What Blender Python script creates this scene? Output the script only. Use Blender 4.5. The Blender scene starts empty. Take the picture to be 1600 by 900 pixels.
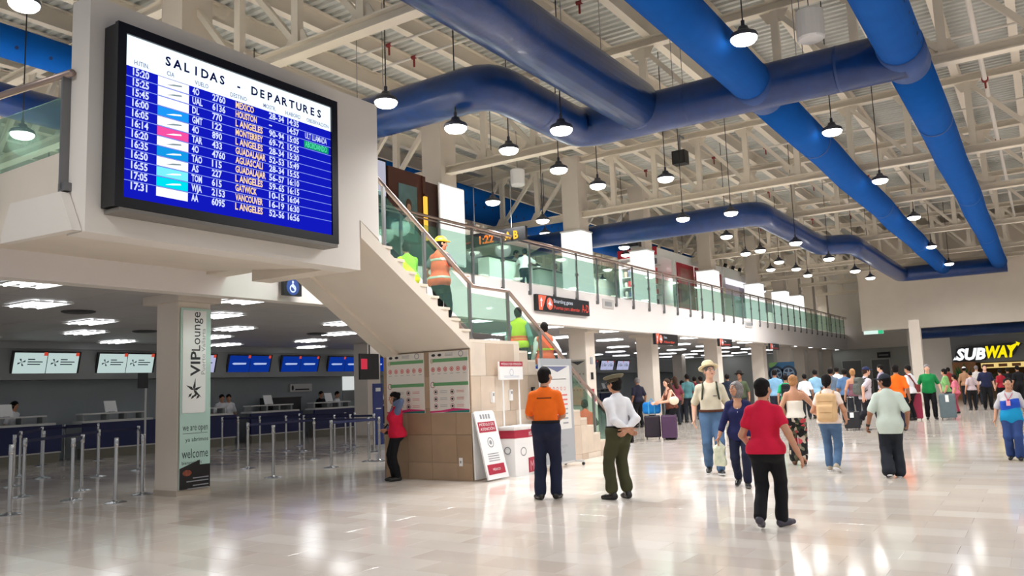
import bpy, math, random
import numpy as np
from mathutils import Vector, Matrix
random.seed(4); PI=math.pi
C=bpy.context.scene.collection
SC=bpy.context.scene
# ------------------------------------------------------------------ camera
FPX=1262.7; YAW,PIT,ROL=math.radians(33.15),math.radians(7.04),math.radians(-2.2155); EYE=Vector((0,0,1.55))
fw=Vector((-math.sin(YAW)*math.cos(PIT),math.cos(YAW)*math.cos(PIT),math.sin(PIT)))
r0=Vector((math.cos(YAW),math.sin(YAW),0)); u0=r0.cross(fw)
rt=r0*math.cos(ROL)+u0*math.sin(ROL); up=-r0*math.sin(ROL)+u0*math.cos(ROL)
cam=bpy.data.cameras.new('camera'); cam.sensor_width=36; cam.lens=36*FPX/1600; cam.clip_start=.05; cam.clip_end=400
co=bpy.data.objects.new('camera',cam); C.objects.link(co)
co.matrix_world=Matrix(((rt.x,up.x,-fw.x,0),(rt.y,up.y,-fw.y,0),(rt.z,up.z,-fw.z,1.55),(0,0,0,1)))
SC.camera=co
# ------------------------------------------------------------------ world, exposure, light levels
SC.view_settings.view_transform='Standard'; SC.view_settings.look='None'; SC.view_settings.gamma=1
SC.view_settings.use_curve_mapping=False; SC.view_settings.exposure=0.0
W=bpy.data.worlds.new('daylight'); SC.world=W; W.use_nodes=True
W.node_tree.nodes['Background'].inputs[0].default_value=(.93,.96,1,1)
W.node_tree.nodes['Background'].inputs[1].default_value=0.34
LAMP_W=440; LAMP_E=9.0; TUBE_E=7.0; PANEL_E=1.2
def at(px,py,**k):                       # a pixel of the 1600x900 photograph -> the world point on one axis plane
    d=fw+rt*((px-800)/FPX)+up*((450-py)/FPX); (a,v),=k.items(); i='xyz'.index(a)
    return EYE+d*((v-EYE[i])/d[i])
def height(p,py):                        # height above z=0 of an upright thing at p whose top is seen at row py
    lo,hi=-1,6
    for _ in range(40):
        m=(lo+hi)/2; q=Vector((p[0],p[1],m))-EYE
        if 450-FPX*(q.dot(up))/(q.dot(fw))>py: lo=m
        else: hi=m
    return m
# ------------------------------------------------------------------ materials
MT={}
def lin(c): c=c/255; return c/12.92 if c<=.04045 else ((c+.055)/1.055)**2.4
def M(name,rgb=None,rough=.6,metal=0,spec=.5,emit=0,var=0,scale=3,bump=0,bscale=40,coat=0):
    if name in MT: return MT[name]
    m=bpy.data.materials.new(name); m.use_nodes=True; MT[name]=m
    nt=m.node_tree; b=nt.nodes['Principled BSDF']; c=[lin(x) for x in rgb]+[1]
    b.inputs['Base Color'].default_value=c; b.inputs['Roughness'].default_value=rough
    b.inputs['Metallic'].default_value=metal; b.inputs['Specular IOR Level'].default_value=spec
    if coat: b.inputs['Coat Weight'].default_value=coat; b.inputs['Coat Roughness'].default_value=.05
    if emit:
        b.inputs['Emission Color'].default_value=c; b.inputs['Emission Strength'].default_value=emit
    if var or bump:
        g=nt.nodes.new('ShaderNodeNewGeometry')
    if var:
        n=nt.nodes.new('ShaderNodeTexNoise'); n.inputs['Scale'].default_value=scale; n.inputs['Detail'].default_value=5
        nt.links.new(g.outputs['Position'],n.inputs['Vector'])
        r=nt.nodes.new('ShaderNodeValToRGB'); r.color_ramp.elements[0].position=.3; r.color_ramp.elements[1].position=.7
        r.color_ramp.elements[0].color=[min(1,x*(1-var)) for x in c[:3]]+[1]; r.color_ramp.elements[1].color=[min(1,x*(1+var)) for x in c[:3]]+[1]
        nt.links.new(n.outputs['Fac'],r.inputs[0]); nt.links.new(r.outputs[0],b.inputs['Base Color'])
    if bump:
        n=nt.nodes.new('ShaderNodeTexNoise'); n.inputs['Scale'].default_value=bscale
        nt.links.new(g.outputs['Position'],n.inputs['Vector'])
        u=nt.nodes.new('ShaderNodeBump'); u.inputs['Strength'].default_value=bump; u.inputs['Distance'].default_value=.02
        nt.links.new(n.outputs['Fac'],u.inputs['Height']); nt.links.new(u.outputs[0],b.inputs['Normal'])
    return m
def E(name,rgb,s):                        # a surface that gives off light
    if name in MT: return MT[name]
    m=bpy.data.materials.new(name); m.use_nodes=True; MT[name]=m; nt=m.node_tree; nt.nodes.clear()
    e=nt.nodes.new('ShaderNodeEmission'); o=nt.nodes.new('ShaderNodeOutputMaterial')
    e.inputs[0].default_value=[lin(x) for x in rgb]+[1]; e.inputs[1].default_value=s; nt.links.new(e.outputs[0],o.inputs[0]); return m
def GL(name,rgb,gloss=.04):               # tinted sheet glass
    m=bpy.data.materials.new(name); m.use_nodes=True; MT[name]=m; nt=m.node_tree; nt.nodes.clear()
    t=nt.nodes.new('ShaderNodeBsdfTransparent'); t.inputs[0].default_value=[lin(x) for x in rgb]+[1]
    g=nt.nodes.new('ShaderNodeBsdfGlossy'); g.inputs['Roughness'].default_value=.03; g.inputs[0].default_value=(.8,.95,.9,1)
    mx=nt.nodes.new('ShaderNodeMixShader'); lw=nt.nodes.new('ShaderNodeLayerWeight'); lw.inputs[0].default_value=.5; fr=nt.nodes.new('ShaderNodeMath'); fr.operation='POWER'; fr.inputs[1].default_value=4.5; nt.links.new(lw.outputs['Facing'],fr.inputs[0])
    ad=nt.nodes.new('ShaderNodeMath'); ad.operation='ADD'; ad.inputs[1].default_value=gloss; nt.links.new(fr.outputs[0],ad.inputs[0])
    o=nt.nodes.new('ShaderNodeOutputMaterial')
    df=nt.nodes.new('ShaderNodeBsdfDiffuse'); df.inputs[0].default_value=(.2,.42,.36,1); m2=nt.nodes.new('ShaderNodeMixShader'); m2.inputs[0].default_value=.07; nt.links.new(t.outputs[0],m2.inputs[1]); nt.links.new(df.outputs[0],m2.inputs[2])
    nt.links.new(ad.outputs[0],mx.inputs[0]); nt.links.new(m2.outputs[0],mx.inputs[1]); nt.links.new(g.outputs[0],mx.inputs[2]); nt.links.new(mx.outputs[0],o.inputs[0]); return m
white=M('white_paint',(226,220,212),.7,var=.03,scale=.8)
fascia=M('fascia_paint',(228,222,220),.6,var=.02,scale=.6)
steel=M('cream_steel',(228,219,204),.55,var=.03,scale=1.2)
deckm=M('roof_deck_metal',(196,198,194),.5,metal=.1,var=.06,scale=2)
shell=M('stair_plaster',(222,212,198),.75,var=.03,scale=1.5)
duct_gloss=M('glossy_blue_duct',(20,58,120),.28,var=.14,scale=4,bump=.25,bscale=9,coat=.15)
duct_fab=M('blue_fabric_duct',(8,86,172),.85,var=.05,scale=3,spec=.12)
duct_dark=M('duct_hole',(14,40,90),.8)
ciwall=M('check_in_wall',(150,158,162),.55,var=.05,scale=.7)
cibulk=M('check_in_bulkhead',(128,130,130),.6)
ciceil=M('check_in_ceiling',(172,170,170),.5,var=.05,scale=.6)
colm=M('column_paint',(214,204,192),.6,var=.03,scale=1.3)
stainless=M('brushed_steel',(196,198,200),.22,metal=1)
railm=M('rail_steel',(168,150,142),.38,metal=1)
postm=M('rail_post',(122,122,124),.4,metal=.6)
dark=M('dark_plastic',(20,20,23),.45)
black=M('black_frame',(14,15,20),.35)
navy=M('navy_panel',(22,32,84),.45,var=.05,scale=4)
beltm=M('navy_belt',(18,24,66),.7)
greyL=M('light_grey',(206,206,204),.5)
greyM=M('mid_grey',(140,142,144),.5)
whiteP=M('white_plastic',(238,238,238),.4)
burg=M('burgundy_print',(170,34,60),.5)
inkd=M('dark_ink',(40,42,48),.6)
inkg=M('grey_ink',(150,152,158),.6)
green=M('green_print',(104,160,108),.5)
pinkp=M('magenta_print',(200,40,110),.5)
redI=M('red_icon_ink',(214,110,110),.6)
glass=GL('green_glass',(222,240,232))
brown=M('brown_panel',(84,44,32),.5,var=.08,scale=3)
# ------------------------------------------------------------------ mesh builder
FONT={}
def text_geo(s,bold=0,shear=0):
    k=(s,bold,shear)
    if k in FONT: return FONT[k]
    cu=bpy.data.curves.new('t','FONT'); cu.body=s; cu.resolution_u=2; cu.offset=bold; cu.shear=shear
    o=bpy.data.objects.new('t',cu); C.objects.link(o)
    me=bpy.data.meshes.new_from_object(o.evaluated_get(bpy.context.evaluated_depsgraph_get()))
    vs=[tuple(v.co) for v in me.vertices]; fs=[tuple(p.vertices) for p in me.polygons]
    bpy.data.meshes.remove(me); bpy.data.objects.remove(o); bpy.data.curves.remove(cu)
    FONT[k]=(vs,fs); return FONT[k]
class MB:
    def __init__(s,off=None):
        s.v=[]; s.f=[]; s.mi=[]; s.mats=[]
        if off is not None and hasattr(off,'location'): off=off.location
        s.off=Vector(off) if off is not None else Vector((0,0,0))
    def add(s,vs,fs,mat):
        if mat not in s.mats: s.mats.append(mat)
        i=s.mats.index(mat); n=len(s.v); s.v+=[tuple(v) for v in vs]
        for f in fs: s.f.append(tuple(n+k for k in f)); s.mi.append(i)
        return s
    def box(s,x0,x1,y0,y1,z0,z1,mat):
        return s.add([(x,y,z) for z in (z0,z1) for y in (y0,y1) for x in (x0,x1)],[(0,2,3,1),(4,5,7,6),(0,1,5,4),(2,6,7,3),(0,4,6,2),(1,3,7,5)],mat)
    def obox(s,c,a,b,d,mat):                # centre and three half-extent vectors
        c,a,b,d=map(Vector,(c,a,b,d)); vs=[c+a*i+b*j+d*k for k in (-1,1) for j in (-1,1) for i in (-1,1)]
        return s.add(vs,[(0,2,3,1),(4,5,7,6),(0,1,5,4),(2,6,7,3),(0,4,6,2),(1,3,7,5)],mat)
    def bar(s,p,q,w,h,mat,upv=(0,0,1)):     # rectangular bar from p to q
        p,q=Vector(p),Vector(q); d=(q-p); a=d.cross(Vector(upv))
        if a.length<1e-6: a=Vector((1,0,0))
        a.normalize(); b=a.cross(d).normalized(); return s.obox((p+q)/2,d/2,a*w/2,b*h/2,mat)
    def cyl(s,p,q,r,mat,n=12,r2=None,caps=True):
        p,q=Vector(p),Vector(q); d=(q-p).normalized(); a=d.orthogonal().normalized(); b=d.cross(a); r2=r if r2 is None else r2
        vs=[]
        for c,rr in ((p,r),(q,r2)):
            vs+=[c+a*math.cos(2*PI*i/n)*rr+b*math.sin(2*PI*i/n)*rr for i in range(n)]
        fs=[(i,(i+1)%n,n+(i+1)%n,n+i) for i in range(n)]
        if caps: fs+=[tuple(range(n))[::-1],tuple(range(n,2*n))]
        return s.add(vs,fs,mat)
    def tube(s,pts,r,mat,n=10,caps=True):
        pts=[Vector(p) for p in pts]; vs=[]; a=None
        for i,p in enumerate(pts):
            d0=(pts[i]-pts[i-1]).normalized() if i else (pts[1]-pts[0]).normalized()
            d1=(pts[i+1]-pts[i]).normalized() if i<len(pts)-1 else d0
            t=(d0+d1).normalized(); sc=1/max(.4,t.dot(d0))
            if a is None: a=t.orthogonal().normalized()
            a=(a-t*a.dot(t)).normalized(); b=t.cross(a)
            bend=(d1-d0)
            for k in range(n):
                o=a*math.cos(2*PI*k/n)*r+b*math.sin(2*PI*k/n)*r
                if bend.length>1e-4:
                    e=bend.normalized(); o=o+e*(o.dot(e))*(sc-1)
                vs.append(p+o)
        m=len(pts); fs=[(i*n+k,i*n+(k+1)%n,(i+1)*n+(k+1)%n,(i+1)*n+k) for i in range(m-1) for k in range(n)]
        if caps: fs+=[tuple(range(n))[::-1],tuple(range((m-1)*n,m*n))]
        return s.add(vs,fs,mat)
    def prism(s,poly,o,u,v,w,mat):          # polygon in the (u,v) plane at o, thickened by w
        o,u,v,w=map(Vector,(o,u,v,w)); n=len(poly)
        vs=[o+u*a+v*b for a,b in poly]+[o+u*a+v*b+w for a,b in poly]
        return s.add(vs,[tuple(range(n))[::-1],tuple(range(n,2*n))]+[(i,(i+1)%n,n+(i+1)%n,n+i) for i in range(n)],mat)
    def quad(s,a,b,c,d,mat): return s.add([a,b,c,d],[(0,1,2,3)],mat)
    def lathe(s,prof,c,mat,n=20,ax=(0,0,1)):
        ax=Vector(ax).normalized(); a=ax.orthogonal().normalized(); b=ax.cross(a); c=Vector(c); vs=[]
        for r,h in prof: vs+=[c+ax*h+a*math.cos(2*PI*i/n)*r+b*math.sin(2*PI*i/n)*r for i in range(n)]
        m=len(prof); fs=[(j*n+i,j*n+(i+1)%n,(j+1)*n+(i+1)%n,(j+1)*n+i) for j in range(m-1) for i in range(n)]
        fs+=[tuple(range(n))[::-1],tuple(range((m-1)*n,m*n))]
        return s.add(vs,fs,mat)
    def ball(s,c,r,mat,nu=10,nv=6,R=None):
        c=Vector(c); r=(r,r,r) if not hasattr(r,'__len__') else r; vs=[]
        for j in range(nv+1):
            t=PI*j/nv
            for i in range(nu):
                q=Vector((r[0]*math.sin(t)*math.cos(2*PI*i/nu),r[1]*math.sin(t)*math.sin(2*PI*i/nu),r[2]*math.cos(t)))
                vs.append(c+(R@q if R else q))
        return s.add(vs,[(j*nu+i,(j+1)*nu+i,(j+1)*nu+(i+1)%nu,j*nu+(i+1)%nu) for j in range(nv) for i in range(nu)],mat)
    def disc(s,c,u,v,r,mat,n=16,r2=0):
        c,u,v=map(Vector,(c,u,v)); P=[c+(u*math.cos(2*PI*i/n)+v*math.sin(2*PI*i/n))*r for i in range(n)]
        if not r2: return s.add(P,[tuple(range(n))],mat)
        P+=[c+(u*math.cos(2*PI*i/n)+v*math.sin(2*PI*i/n))*r2 for i in range(n)]
        return s.add(P,[(i,(i+1)%n,n+(i+1)%n,n+i) for i in range(n)],mat)
    def text(s,t,o,u,v,size,mat,align='l',bold=0,shear=0,sx=1,width=None):
        vs,fs=text_geo(t,bold,shear)
        if not vs: return s
        o,u,v=map(Vector,(o,u,v)); x1=max(p[0] for p in vs); x0=min(p[0] for p in vs)
        if width: sx=width/((x1-x0)*size)
        sh={'l':-x0,'c':-(x0+x1)/2,'r':-x1}[align]
        return s.add([o+u*((p[0]+sh)*size*sx)+v*(p[1]*size) for p in vs],fs,mat)
    def build(s,name,parent=None,label=None,smooth=False,kind=None,cat=None,group=None):
        me=bpy.data.meshes.new(name); o=s.off
        me.from_pydata([(x-o.x,y-o.y,z-o.z) for x,y,z in s.v],[],s.f)
        for m in s.mats: me.materials.append(m)
        me.polygons.foreach_set('material_index',s.mi)
        if smooth: me.polygons.foreach_set('use_smooth',[True]*len(s.f))
        me.update()
        return put(name,me,parent,label,kind,cat,group)
def put(name,me,parent=None,label=None,kind=None,cat=None,group=None,loc=(0,0,0),rz=0):
    ob=bpy.data.objects.new(name,me); C.objects.link(ob); ob.location=loc; ob.rotation_euler=(0,0,rz)
    if parent: ob.parent=parent
    if label: ob['label']=label
    if kind: ob['kind']=kind
    if cat: ob['category']=cat
    if group: ob['group']=group
    return ob
def T(name,label,cat,loc=(0,0,0),rz=0,group=None):
    o=bpy.data.objects.new(name,None); o.empty_display_size=.1; C.objects.link(o); o.location=loc; o.rotation_euler=(0,0,rz)
    o['label']=label; o['category']=cat
    if group: o['group']=group
    return o
def dup(root,loc,rz=0,label=None):
    r=root.copy(); C.objects.link(r); r.location=loc; r.rotation_euler=(0,0,rz)
    if label: r['label']=label
    for ch in list(root.children):
        c=ch.copy(); C.objects.link(c); c.parent=r
        for g in ch.children:
            d=g.copy(); C.objects.link(d); d.parent=c
    return r
X,Y,Z=Vector((1,0,0)),Vector((0,1,0)),Vector((0,0,1))
def struct(name,mb,parent=None,**k): return mb.build(name,parent,kind=None if parent else 'structure',**k)
ORD=['nearest','second','third','fourth','fifth','sixth','seventh','eighth','ninth','tenth','eleventh','twelfth']
# ================================================================== SETTING
FX=-11.5; CZ=3.34; SLAB=4.32; BX=-8.32
# floor: grout bed, tiles (300 nearest as pieces, the rest one field)
fl=struct('floor',MB().box(-27,14,-6,66,-.12,-.004,M('grout',(200,189,178),.3)))
TONE=[(212,202,192),(207,196,186),(216,207,198),(203,191,180),(210,199,188),(220,212,203)]
def tile_mat(i):
    m=M('marble_%d'%i,TONE[i],.1,var=.06,scale=1.1,spec=.36); return m
tms=[tile_mat(i) for i in range(6)]
TX,TY_=.8,.4; tmesh=[]
for m in tms:
    b=MB(); g=.0006; c=.0012; sx,sy=TX-.0012,TY_-.0012
    vs=[(g,g,-.012),(sx,g,-.012),(sx,sy,-.012),(g,sy,-.012),(g,g,-c*.6),(sx,g,-c*.6),(sx,sy,-c*.6),(g,sy,-c*.6),(g+c,g+c,0),(sx-c,g+c,0),(sx-c,sy-c,0),(g+c,sy-c,0)]
    b.add(vs,[(0,1,5,4),(1,2,6,5),(2,3,7,6),(3,0,4,7),(4,5,9,8),(5,6,10,9),(6,7,11,10),(7,4,8,11),(8,9,10,11)],m)
    me=bpy.data.meshes.new('tile'); me.from_pydata(b.v,[],b.f); me.materials.append(m); tmesh.append(me)
cells=[]
for j in range(int(-6/TY_),int(66/TY_)):
    for i in range(int(-27/TX),int(14/TX)):
        x,y=i*TX+(j%2)*TX/2,j*TY_; q=Vector((x+TX/2,y+TY_/2,0))-EYE; d=q.dot(fw)
        vis=d>1 and abs(q.dot(rt)/d*FPX)<840 and abs(q.dot(up)/d*FPX)<480
        cells.append((0 if vis else 1,d,x,y))
cells.sort()
fld=MB()
for n,(v,d,x,y) in enumerate(cells):
    k=random.choices(range(6),[5,4,4,2,3,2])[0]
    if n<300: put('tile',tmesh[k],fl,loc=(x,y,0))
    else: fld.quad((x+.0006,y+.0006,0),(x+TX-.0006,y+.0006,0),(x+TX-.0006,y+TY_-.0006,0),(x+.0006,y+TY_-.0006,0),tms[k])
fld.build('tile_field',fl,kind='stuff')
# roof: corrugated deck and purlins
b=MB(); prof=[]; y=3.0
while y<66: prof+=[(y,9.42),(y+.07,9.42),(y+.10,9.37),(y+.19,9.37)]; y+=.22
vs=[];fs=[]
for yy,zz in prof: vs+=[(-27,yy,zz),(14,yy,zz)]
fs=[(2*i,2*i+2,2*i+3,2*i+1) for i in range(len(prof)-1)]
b.add(vs,fs,deckm); b.box(-27,14,3,66,9.46,9.6,greyM)
ceil=struct('ceiling',b)
pb=MB()
for z0,z1,w in ((8.96,8.985,.09),(8.985,9.34,.008),(9.34,9.37,.09)): pb.box(-w,w,3,66,z0,z1,steel)
pm=pb.build('purlin',ceil); x=-26.3; pm.location.x=x
while x<13:
    x+=1.32; put('purlin',pm.data,ceil,loc=(x,0,0))
# upper floor slab with fascia and the dark check-in zone under it
b=MB(); b.box(-27,FX,-1,60,CZ+.02,SLAB,white); b.box(FX,FX+.06,-1,60,3.27,SLAB,fascia); b.box(FX-.25,FX,-1,60,3.27,CZ+.03,white)
b.box(FX,-6.9,59.9,60.1,3.3,4.9,fascia)
struct('floor_mezzanine',b)
b=MB()
i=0
cx=-27.0
while cx<FX-.3:
    cy=-1.0
    while cy<60:
        b.box(cx+.004,min(cx+1.2,FX-.25)-.004,cy+.004,cy+1.196,CZ,CZ+.015,ciceil); cy+=1.2
    cx+=1.2
ce=b.build('ceiling_check_in',None,kind='structure')
struct('wall_left',MB().box(-24.6,-24.3,-1,60,0,CZ,ciwall))
struct('trim_1',MB().box(-24.3,-23.5,-1,60,2.28,CZ,cibulk).box(-23.52,-23.42,-1,60,3.14,3.34,greyM))
struct('wall_mezzanine',MB().box(-26.2,-26,-1,66,SLAB,9.4,white))
struct('wall_gallery_end',MB().box(-13.3,-13.1,48,60,0,3.3,M('end_wall_cream',(206,202,190),.6)))
struct('wall_gallery_low',MB().box(-15.8,-15.6,17.0,60,SLAB,6.04,white))
struct('wall_far_left',MB().box(-24.3,-7,60.1,60.4,0,3.3,M('far_wall',(186,188,184),.6)).box(-26,-7,60.1,60.4,4.3,9.4,white))
# end bulkhead, shop recess
struct('wall_end',MB().box(-8.0,14,46,46.35,3.8,9.4,shell))
struct('wall_shop',MB().box(-6.4,-4.3,50.2,50.5,0,4.2,white).box(-4.3,14,50.2,50.5,1.95,4.2,M('shop_fascia',(128,130,134),.5)).box(-8,14,49.6,54,4.15,4.3,ciceil))
struct('wall_shop_back',MB().box(-4.3,14,54,54.2,0,3,M('shop_back',(120,84,50),.6,var=.2,scale=2)))
struct('trim_2',MB().box(-4.3,-3.2,50.0,50.2,0,2.0,M('shop_wood',(150,100,56),.5,var=.1,scale=4)))
for n,yy,zz in (('duct',49.0,3.62),):
    t=T('air_duct','glossy dark blue duct running across behind the end bulkhead above the sandwich shop','duct',(-1,49,3.62))
    MB(t).tube([(-5.7,yy,zz),(14,yy,zz)],.3,duct_gloss,20).build('duct_run',t,smooth=True)
# ------------------------------------------------------------------ columns
COLY=[8.52,15.75,22.85,27.95,35.05,41.95,46.95,50.3,53.8,57.6]
CN=['beside the queue barriers with the lounge banner','hidden behind the stair block','just right of the staircase foot','behind the woman with the suitcases','behind the man in the straw hat','left of the blue wheel poster','right of the blue wheel poster','eighth in the row under the gallery','ninth in the row under the gallery','farthest in the row under the gallery']
cproto=T('column','square cream column '+CN[0],'column',(0,0,0),0,'columns under the gallery edge')
MB().box(-.3,.3,-.31,.31,0,8.95,colm).build('shaft',cproto)
b=MB(); b.box(-.55,.45,-.42,.42,3.2,CZ+.02,colm); b.build('head_collar',cproto)
MB().box(-.315,.315,-.325,.325,0,.09,M('column_plinth',(176,164,150),.3)).build('plinth',cproto)
cproto.location=(-12.35,COLY[0],0)
for i,yy in enumerate(COLY[1:]): dup(cproto,(-12.35,yy,0),0,'square cream column '+CN[i+1])
# inner row
ip=T('column','slim cream column in the inner row behind the wall posters','column',(0,0,0),0,'inner columns among the check-in queues')
MB().box(-.33,.33,-.33,.33,0,CZ,colm).build('shaft',ip); MB().box(-.35,.35,-.35,.35,0,.09,MT['column_plinth']).build('plinth',ip)
p=at(574,600,x=-20.5); ip.location=(-20.5,p.y,0)
for k,(px,l) in enumerate(((901,'seen past the third gallery column'),(1063,'seen left of the man in the straw hat'),(1150,'seen over the grey-haired woman'))):
    q=at(px,600,x=-20.5); dup(ip,(-20.5,q.y,0),0,'slim cream column in the inner row '+l)
# pier at right
p=at(1442,640,y=44)
t=T('column','tall slim beige pier under the end bulkhead left of the sandwich shop','column',(p.x,44,0))
MB(t).box(p.x-.24,p.x+.24,43.75,44.25,0,4.1,colm).build('shaft',t); MB(t).box(p.x-.27,p.x+.27,43.72,44.28,0,.1,MT['column_plinth']).build('plinth',t)
# white cladding boxes round the gallery columns; emission gives the bright faces
for i,(yy,d,z1) in enumerate(((15.75,.42,6.6),(22.85,.37,6.45),(27.95,.35,6.45),(35.05,.4,6.4),(41.95,.4,6.4),(46.95,.4,6.4),(50.3,.4,6.4))):
    t=T('column_panelling','glowing white cladding box around the gallery column '+CN[i+1],'panelling',(-12.35,yy,SLAB),0,'glowing boxes around gallery columns')
    w=E('white_emission',(255,252,246),PANEL_E)
    if i==0:
        MB(t).box(-12.04,-12.0,15.36,16.3,SLAB+.35,z1,w).build('panel',t); MB(t).box(-12.05,-12.04,15.3,16.34,SLAB+.3,z1+.04,whiteP).build('backing',t); continue
    for s,(x0,x1,y0,y1) in enumerate(((-12.35+d-.02,-12.35+d,yy-d,yy+d),(-12.35-d,-12.35-d+.02,yy-d,yy+d),(-12.35-d+.02,-12.35+d-.02,yy-d,yy-d+.02),(-12.35-d+.02,-12.35+d-.02,yy+d-.02,yy+d))):
        MB(t).box(x0,x1,y0,y1,SLAB+.02,z1,w if s in (0,2) else whiteP).build('panel',t)
    MB(t).box(-12.35-d-.02,-12.35+d+.02,yy-d-.02,yy+d+.02,z1,z1+.05,whiteP).build('top_trim',t)
for i,(x0,x1,z1) in enumerate(((-11.9,-10.7,2.5),(-10.0,-8.9,2.5),(-14.6,-13.4,2.4))):
    d_=struct('door_%d'%(i+1),MB().box(x0,x1,60.02,60.1,0,z1,M('door_grey',(120,124,126),.5))); struct('door_frame',MB().box(x0-.08,x0,59.98,60.1,0,z1+.08,greyL).box(x1,x1+.08,59.98,60.1,0,z1+.08,greyL).box(x0,x1,59.98,60.1,z1,z1+.08,greyL),d_); struct('door_handle',MB().box(x1-.2,x1-.12,59.96,60.02,1.0,1.12,dark),d_)
t=T('wall_sign','small black sign on the far wall under the gallery end','sign',(-9.3,60,2.8)); MB(t).box(-9.6,-8.8,59.9,60.08,2.62,3.0,dark).build('panel',t); MB(t).box(-9.5,-8.9,59.89,59.9,2.75,2.85,M('far_sign_grey',(130,130,130),.5)).build('print',t)
# ------------------------------------------------------------------ trusses
NX=1.42; nodes=[-12.35+NX*k for k in range(-8,18)]
chord=MB()
def H(b,z,w=.11,h=.2):
    b.box(nodes[0],nodes[-1],-w,w,z-h/2,z-h/2+.025,steel); b.box(nodes[0],nodes[-1],-.012,.012,z-h/2+.025,z+h/2-.025,steel); b.box(nodes[0],nodes[-1],-w,w,z+h/2-.025,z+h/2,steel); return b
TN=['nearest roof truss, above the departures board','second roof truss, behind the crossing blue duct','third roof truss, over the boarding gates sign','fourth roof truss, over the red gallery kiosk','fifth roof truss down the hall','sixth roof truss down the hall','seventh roof truss, above the end of the ducts','eighth roof truss, last before the end bulkhead','ninth roof truss, beyond the bulkhead over the gallery']
TY=[8.55,15.75,22.85,27.95,35.05,41.95,45.5,50.3,57]
tp=T('roof_truss','cream steel '+TN[0],'truss',(0,0,0),0,'roof trusses')
H(MB(),7.02).build('bottom_chord',tp); H(MB(),8.86).build('top_chord',tp)
pmesh=None
for k,x in enumerate(nodes):
    if abs(x+12.35)<.1: continue
    if pmesh is None: o=MB().box(-.075,.075,-.06,.06,7.1,8.78,steel).build('post',tp); pmesh=o.data; o.location.x=x
    else: put('post',pmesh,tp,loc=(x,0,0))
dm=[None,None]; gm=None
for k in range(len(nodes)-1):
    x0,x1=nodes[k],nodes[k+1]; s=0 if x0>-12.4 else 1     # diagonals fall away from the column
    if dm[s] is None:
        a,bb=((.06,8.7),(NX-.06,7.2)) if s==0 else ((.06,7.2),(NX-.06,8.7))
        o=MB().bar((a[0],0,a[1]),(bb[0],0,bb[1]),.1,.1,steel).build('diagonal',tp); dm[s]=o.data; o.location.x=x0
    else: put('diagonal',dm[s],tp,loc=(x0,0,0))
for k,x in enumerate(nodes):
    for z,sg in ((7.1,1),(8.78,-1)):
        key=(z,)
        if gm is None: gm={}
        if sg not in gm:
            o=MB().prism([(-.3,0),(.3,0),(.14,.26*sg),(-.14,.26*sg)],(0,-.014,z),X,Z,(0,.028,0),steel).build('gusset_plate',tp); gm[sg]=o.data; o.location.x=x
        else: put('gusset_plate',gm[sg],tp,loc=(x,0,0))
tp.location=(0,TY[0],0)
for i,yy in enumerate(TY[1:]): dup(tp,(0,yy,0),0,'cream steel '+TN[i+1])
# ------------------------------------------------------------------ ducts
ZD=6.6
def arc(pts,r,n=4):           # round the corners of a path
    pts=[Vector(p) for p in pts]; out=[pts[0]]
    for i in range(1,len(pts)-1):
        a=(pts[i-1]-pts[i]).normalized(); c=(pts[i+1]-pts[i]).normalized(); p0=pts[i]+a*r; p1=pts[i]+c*r
        for k in range(n+1): t=k/n; out.append(p0*(1-t)**2+pts[i]*2*t*(1-t)+p1*t*t)
    return out+[pts[-1]]
t=T('air_duct','glossy dark blue Z-shaped duct crossing the hall near the departures board','duct',(-7.3,12,ZD))
MB(t).tube(arc([(-24,10.75,ZD),(-7.3,10.75,ZD),(-7.3,13.87,ZD),(-1.4,13.87,ZD)],.45),.385,duct_gloss,28).build('duct_run',t,smooth=True)
for x,y,ax in ((-5.0,13.87,X),(-2.4,13.87,X),(-9.6,10.75,X),(-12.2,10.75,X),(-7.3,12.3,Y)):
    MB(t).cyl(Vector((x,y,ZD))-ax*.02,Vector((x,y,ZD))+ax*.02,.392,MT['glossy_blue_duct'],28,caps=False).build('seam_band',t,smooth=True)
def hang(t,x,y,z):
    MB(t).cyl((x,y,z),(x,y,9.38),.007,greyM,5).build('hanger_rod',t)
for x,y in ((-5.2,13.6),(-5.2,14.1),(-3,13.6),(-3,14.1),(-10,10.4),(-10,11.1)): hang(t,x,y,ZD+.3)
t=T('air_duct','glossy dark blue duct coming from upper centre, butting onto the crossing duct','duct',(-5.95,7,ZD+.12))
MB(t).tube(arc([(-5.95,2.5,ZD+.12),(-5.95,13.55,ZD+.12)],.1),.455,duct_gloss,32).build('duct_run',t,smooth=True)
MB(t).tube([(-5.95,13.55,ZD+.12),(-5.95,13.72,ZD+.1),(-5.95,13.82,ZD+.05)],.44,duct_gloss,32).build('end_collar',t,smooth=True)
for y in (4,6.5,9,11.5):
    for dx in (-.36,.36): hang(t,-5.95+dx,y,ZD+.4)
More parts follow.
